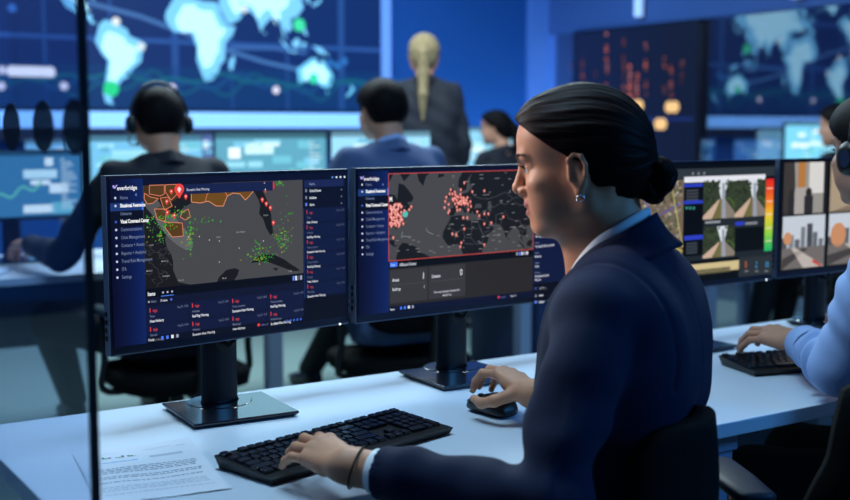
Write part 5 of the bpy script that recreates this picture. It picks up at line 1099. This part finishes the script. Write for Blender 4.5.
# ------------------------------------------------------------------ the people in the room behind
def figure(label, xy, yaw, head_yaw, jacket, hair, zs=1.0, sit=True, scale=1.0, lean=.05, arms=None, head_dz=0, female=False, headset_label=None, chair_label=None, skirt=False, trousers='trousers', legs=None, collar=None, pitch=6, head_fr=(0, 0)):
    Fd, Rd, Zd = body_frame(yaw); nb = np.array((*xy, 0.)); k = scale
    zn = (1.10 if sit else 1.48) * k + head_dz; hipz = .53 if sit else .92 * k
    def B(f, r, z): q = (z - hipz) / max(zn - hipz, .1); return nb + Fd * (f * k + lean * max(q, 0)) + Rd * r * k + Zd * z
    t = thing('person', V((xy[0], xy[1], 0)), label, 'person', None)
    H = Head(B(.03 + head_fr[0], head_fr[1], zn + .125 * k), head_yaw, pitch, 0, k * (.97 if female else 1.03))
    sw = .150 if female else .180; zs_ = zn - .055 * k; J = {}
    for s, e in (('L', -1), ('R', 1)):
        J['sh' + s] = B(0, e * sw, zs_)
        if arms and s in arms: J['el' + s], J['wr' + s] = (A3(q) for q in arms[s])
        elif sit: J['el' + s] = B(.08, e * (sw + .06), zs_ - .27 * k); J['wr' + s] = B(.31, e * (sw - .02), .825)
        else: J['el' + s] = B(-.03, e * (sw + .055), zs_ - .29 * k); J['wr' + s] = B(.05, e * (sw + .035), zs_ - .53 * k)
    P_ = np.array([J[a] for a in J] + [H.o]); lo, hi = P_.min(0) - .24, P_.max(0) + .20; h = .0055
    F = Field(lo, hi, h); H.face(F, not female)
    F.cone(H.p(0, -.018, -.03), B(-.012, 0, zn - .02), .047 if female else .056, .055, .03); F.cone(B(0, -sw + .04, zn - .06), B(0, sw - .04, zn - .06), .05, .05, .03); F.cone(B(0, 0, zn - .06), B(0, 0, zn - .35), .075, .075, .03)
    for s, e in (('L', -1), ('R', 1)):
        add_arm(F, J, s, (.042, .037, .028)); d = A3(J['wr' + s]) - A3(J['el' + s]); d /= np.linalg.norm(d)
        hand(F, J['wr' + s], d if not sit else d + np.array((0, 0, -.1)), (0, 0, 1) if sit else -Rd * -e, -e * Rd if sit else Fd, ((24, 36, 22),) * 4, THUMB_REST, 1.0 if female else 1.12)
    me, P, Q = F.mesh('body'); m = lips_faces(me, P, Q, H); link('body', me, [M['skin2'], M['lip']], t); paint_lips(me, Q, m)
    G = Field(H.o - .26 * k - np.array((0, 0, .36 if female else 0)), H.o + .2 * k, .005); H.skull(G, .013, .02)
    if not female: H.ell(G, (0, -.03, .01), (.074, .06, .06), .02)
    cut_hairline(G, H, not female, .6)
    if female:
        H.ell(G, (0, -.05, .02), (.070, .055, .065), .02); H.ell(G, (0, -.05, -.02), (.064, .046, .056), .02); H.cone(G, (0, -.098, .03), (0, -.118, .005), .026, .026, .012); H.cone(G, (0, -.118, .005), (0, -.122, -.10), .028, .03, .012); H.cone(G, (0, -.122, -.10), (0, -.135, -.22), .030, .027, .012); H.cone(G, (0, -.135, -.22), (0, -.13, -.36 if not sit else -.26), .027, .008, .012)
        G.warp(lambda X: .0015 * np.sin((H.loc(X)[:, 0]) * 420))
    me, P, Q = G.mesh('hair'); flow_uv(me, P, H, (0, -.9, -.3), (0, 0, .06)); link('hair', me, M[hair], t)
    lo2 = np.minimum(lo, B(-.3, 0, hipz) - .28); hi2 = np.maximum(hi, B(0, 0, zn) + .1); lo2[2] = hipz - .06 if sit else .74 * k; hi2[2] = zn + .06
    G = Field(lo2, hi2, .009)
    prof = ((0., -.02, .085, .128), (.25, -.02, .075, .115), (.5, -.018, .085, .118), (.75, -.012, .105, .115), (.9, -.01, .10, .085), (1., -.01, .06, .055)) if not female else ((0., -.02, .085, .122), (.3, -.015, .058, .100), (.55, -.01, .07, .106), (.75, -.008, .088, .102), (.9, -.01, .085, .078), (1., -.01, .05, .05))
    for q in np.linspace(0, 1, 16):
        f, hw, r = (float(np.interp(q, [p[0] for p in prof], [p[i] for p in prof])) for i in (1, 2, 3)); z = hipz + (zn - .03 - hipz) * q - (.06 if not sit else 0) * (1 - q); G.cone(B(f, -hw, z), B(f, hw, z), r * k, r * k, .03)
    for s, e in (('L', -1), ('R', 1)):
        sh, el_, wr_ = (A3(J[a + s]) for a in ('sh', 'el', 'wr')); n_ = (wr_ - el_) / np.linalg.norm(wr_ - el_); fr = 1 if not female else .86
        G.cone(B(-.01, e * .06, zn - .035), sh, .042, .056 * fr, .03); G.cone(sh, el_, .062 * fr, .056 * fr, .014); G.cone(el_, wr_ - n_ * .02, .054 * fr, .041 * fr, .014)
        G.endcut(wr_ - n_ * .02, n_, .08)
    G.warp(lambda X: .003 * np.sin(X[:, 2] * 60 + X[:, 0] * 35) + .002 * np.sin(X[:, 2] * 37 - X[:, 1] * 60))
    G.cone(B(.0, 0, zn - .05), B(.02, 0, zn + .1), .05, .062, .004, cut=True)
    me, P, Q = G.mesh('jacket'); jk = link('jacket', me, M[jacket], t); soften(jk)
    bm = NB()
    for e in (-1, 1): ribbon(bm, [B(*p) for p in ((-.068, 0, zn + .04), (-.03, e * .062, zn + .02), (.03, e * .058, zn - .02), (.07, e * .03, zn - .07))], [B(*p) for p in ((-.092, 0, zn), (-.045, e * .088, zn - .02), (.035, e * .088, zn - .045), (.085, e * .06, zn - .1))], .005, 20, 4, .003 * e)
    obj('lapel_collar', bm, M[jacket], jk, smooth=True)
    if collar:
        bm = NB()
        for e in (-1, 1): ribbon(bm, [B(*p) for p in ((-.064, 0, zn + .056), (-.028, e * .058, zn + .036), (.03, e * .054, zn - .006), (.065, e * .025, zn - .05))], [B(*p) for p in ((-.066, 0, zn + .0), (-.03, e * .06, zn - .02), (.03, e * .056, zn - .05), (.07, e * .03, zn - .09))], .004, 20, 4)
        obj('shirt_collar', bm, M[collar], t, smooth=True)
    hp = lambda f, r, z: nb + Fd * f + Rd * r + Zd * z
    if sit: K = {-1: (hp(.42, -.12, .52), hp(.50, -.12, .10)), 1: (hp(.42, .12, .52), hp(.50, .12, .10))}
    else: K = {-1: (hp(.02, -.09, .5 * k), hp(.0, -.09, .09)), 1: (hp(.02, .09, .5 * k), hp(.0, .09, .09))}
    if legs: K.update({e: tuple(A3(x) for x in v) for e, v in legs.items()})
    allp = np.array([x for v in K.values() for x in v] + [hp(0, 0, hipz)]); G = Field(allp.min(0) - .2, allp.max(0) + .18, .010)
    G.cone(hp(-.01, -.07, hipz + .02), hp(-.01, .07, hipz + .02), .122, .122, .03)
    for e in (-1, 1): k1, k2 = K[e]; G.cone(hp(0, e * .08, hipz), k1, .095, .074, .02); G.cone(k1, k2, .074, .056, .02)
    G.cut(lambda X, Y, Z: Z - .085 + 0 * X + 0 * Y, (allp[:, 0].mean(), allp[:, 1].mean(), .0), .9, .002)
    me, P, Q = G.mesh('trousers'); link('trousers', me, M[trousers], t)
    for e in (-1, 1):
        q = K[e][1].copy(); q[2] = 0; bm = NB(); S = lambda f, z: V(q + Fd * f + Zd * z)
        skin(bm, [ring(bm, S(f, z), V(Rd), V(Zd), w, h_, 14, 2.6) for f, z, w, h_ in ((-.075, .05, .02, .04), (-.06, .055, .036, .052), (.0, .05, .038, .048), (.10, .035, .043, .033), (.18, .026, .03, .022), (.20, .02, .012, .012))]); obj('shoe', bm, M['shoe'], t, smooth=True)
    if headset_label: headset(H, headset_label)
    if chair_label: chair(chair_label, *hp(-.02, 0, 0)[:2], yaw, 'office chairs', zs=.425, top=.93 if not female else .9, w=.47, arms=True, back_d=.17)
    return t
figure('seated man in a black suit and headset, resting an arm on the middle desk', W(1.47, -3.90, 0).xy, 57, 57, 'dark', 'hairb', head_dz=.045, collar=None, lean=.06, headset_label='black headset worn by the man in the black suit',
       arms={'L': ((-1.292, 4.10, .805), (-1.49, 4.35, .825))}, chair_label='dark office chair under the man in the black suit', legs={-1: (W(1.17, -4.40, .53), W(1.40, -4.93, .10)), 1: (W(1.70, -4.42, .53), W(1.78, -4.93, .10))})
figure('seated man in a grey blue suit with short dark hair seen from behind', W(2.27, -3.68, 0).xy, 57, 57, 'greyblue', 'hairb', head_dz=.085, collar='blue_shirt', lean=.06, chair_label='dark office chair under the man in the grey blue suit',
       legs={-1: (W(2.42, -4.30, .53), W(2.55, -4.95, .10)), 1: (W(2.62, -4.25, .53), W(2.85, -4.8, .10))})
figure('standing woman with a long blond ponytail and dark jacket, seen from behind', W(3.52, -5.42, 0).xy, 84, 92, 'slate', 'blond', sit=False, female=True, scale=1.04, lean=.02, head_dz=-.02)
figure('seated woman with dark hair in a ponytail near the far blue wall', W(4.42, -5.86, 0).xy, 52, 20, 'dark', 'hairb', female=True, head_dz=.02, chair_label='dark office chair under the woman with dark hair near the blue wall')
figure('distant seated man with dark hair beside the glass wall', W(5.24, -3.90, 0).xy, 50, 35, 'slate', 'hairb', head_dz=.03, chair_label='dark office chair under the distant man beside the glass wall')

# ------------------------------------------------------------------ monitors and furniture behind
def back_monitor(px, n, label, w, ztop, zbot, ui, group, yaw=33.0):
    r = ray(px, 130); k = n / r.dot(ND); p = CAM + r * k; a = math.radians(yaw); X = V((math.cos(a), math.sin(a), 0)); L = p - X * (w / 2)
    un = (p.dot(UD), p.dot(ND)); return monitor(label, (L.x, L.y), yaw, w, ztop, zbot, (un[0], un[1] - .07), (un[0], un[1] - .03), ui, group, detail=False, led=False)
CY, WH = (96, 176, 212), (160, 216, 240)
G2 = 'bright monitors on the middle desk'; G3 = 'bright monitors on the desk nearest the video wall'
back_monitor(12, -4.72, 'large bright blue monitor seen through the glass partition', 0.56, 1.175, .895, ui_bright(1, (62, 128, 172), 8), G2, yaw=36)
back_monitor(136, -4.80, 'bright monitor partly behind the man in the black suit', .60, 1.235, .87, ui_bright(2, (112, 186, 226), 26), G2)
back_monitor(272, -4.80, 'bright teal monitor between the two men in suits', .56, 1.245, .87, ui_bright(3, (92, 160, 184), 30), G2)
back_monitor(382, -4.80, 'bright pale blue monitor behind the man in the grey blue suit', .56, 1.25, .87, ui_bright(4, (150, 214, 244), 22), G2)
back_monitor(70, -6.72, 'bright monitor farther back, seen past the edge of the glass partition', .52, 1.20, .87, ui_bright(5, (120, 190, 236), 14), G3)
back_monitor(204, -6.72, 'white monitor between the headset man and the teal monitor', .54, 1.24, .87, ui_bright(6, (84, 110, 170), 12), G3)
back_monitor(492, -6.72, 'bright monitor in front of the seated woman with dark hair', .50, 1.27, .87, ui_bright(7, (140, 206, 240), 24), G3)
back_monitor(694, -6.72, 'small monitor with dark teal picture in front of the glass wall', .50, 1.19, .87, ui_bright(8, (46, 110, 150), 18), G3)
back_monitor(758, -6.45, 'small pale blue monitor in front of the glass wall', .56, 1.185, .87, ui_bright(9, (96, 160, 214), 18), G3)
back_monitor(812, -4.94, 'bright cyan monitor in front of the distant man', .52, 1.30, .98, ui_bright(10, (120, 206, 240), 26), G2)
t = thing('drawer_pedestal', W(3.72, -4.6, 0), 'blue grey drawer unit standing under the middle desk', 'drawer unit')
bm = NB(); ubox(bm, 3.5, 3.94, -4.95, -4.42, .03, .62); obj('carcass', bm, mat('pedestal_steel', (48, 66, 108), .5), t, bevel=.004)
for i in range(3):
    bm = NB(); ubox(bm, 3.51, 3.93, -4.42, -4.40, .05 + i * .19, .225 + i * .19); d = obj('drawer', bm, mat('pedestal_front', (44, 62, 104), .5), t, bevel=.003)
    bm = NB(); ubox(bm, 3.60, 3.84, -4.40, -4.385, .175 + i * .19, .20 + i * .19); obj('handle', bm, mat('pedestal_handle', (150, 160, 185), .4, metal=.4), d)
for k in range(4): bm = NB(); u, n = (3.54, 3.9)[k % 2], (-4.9, -4.47)[k // 2]; cyl(bm, W(u, n, 0), W(u, n, .031), .02); obj('caster', bm, M['rubber'], t)
for i, (du, dn, z) in enumerate(((0, 0, 0), (.03, .02, .004))):
    p = W(.84 + du, -4.46 + dn, .7302 + z); X = (UD * math.cos(.3 + i * .2) + ND * math.sin(.3 + i * .2)); t = obj('paper_folder', (lambda b: (box(b, p + ZD * .0018, X, X.cross(ZD), ZD, .30, .21, .0036), b)[1])(NB()), mat('folder_%d' % i, ((84, 150, 230), (200, 216, 240))[i], .6), bevel=.0008); tag(t, ('blue paper folder under the pale one on the middle desk', 'pale paper folder on top of the blue one on the middle desk')[i], 'folder', 'folders on the middle desk')

# ================================================================== light
def area(name, loc, target, size, power, col, sy=None):
    l = bpy.data.lights.new(name, 'AREA'); l.energy = power; l.color = col; l.size = size
    if sy: l.shape = 'RECTANGLE'; l.size_y = sy
    o = bpy.data.objects.new(name, l); COL.objects.link(o); o.location = loc; o.rotation_euler = (V(target) - V(loc)).to_track_quat('-Z', 'Y').to_euler(); return o
area('ceiling_light_desk', W(.9, -2.0, 3.1), W(.9, -1.9, 0), 1.2, 50, (.50, .78, 1.0), .5)
area('ceiling_light_desk_far', W(2.7, -2.2, 3.1), W(2.7, -2.0, 0), 1.2, 9, (.4, .68, 1.0), .5)
area('ceiling_light_middle', W(2.5, -4.9, 3.1), W(2.5, -4.9, 0), 3.0, 170, (.72, .92, 1.0), .6)
area('ceiling_light_back', W(4.0, -7.0, 3.1), W(4.0, -7.0, 0), 3.0, 45, (.35, .68, 1.0), .6)
area('blue_wash', W(5.8, -7.3, .3), W(5.9, -7.95, 1.8), .8, 27, (.36, .72, 1.0), .3)
area('blue_side_light', W(3.6, 1.2, 2.7), W(1.3, -1.2, 1.0), .8, 60, (.07, .38, 1.0))
sp = bpy.data.lights.new('face_spot', 'SPOT'); sp.energy = 125; sp.color = (1.0, .84, .74); sp.spot_size = math.radians(30); sp.spot_blend = .7; sp.shadow_soft_size = .3
so = bpy.data.objects.new('face_spot', sp); COL.objects.link(so); so.location = (-.95, 2.18, 1.70); so.rotation_euler = (V((.20, 1.73, 1.20)) - so.location).to_track_quat('-Z', 'Y').to_euler()
area('server_room_light', W(9.0, -5.0, 3.0), W(8.5, -6.0, 0), 2.0, 150, (.62, .70, 1.0))
w = bpy.data.worlds.new('room_air'); SC.world = w; w.use_nodes = True; w.node_tree.nodes['Background'].inputs[0].default_value = (.02, .045, .1, 1); w.node_tree.nodes['Background'].inputs[1].default_value = .6
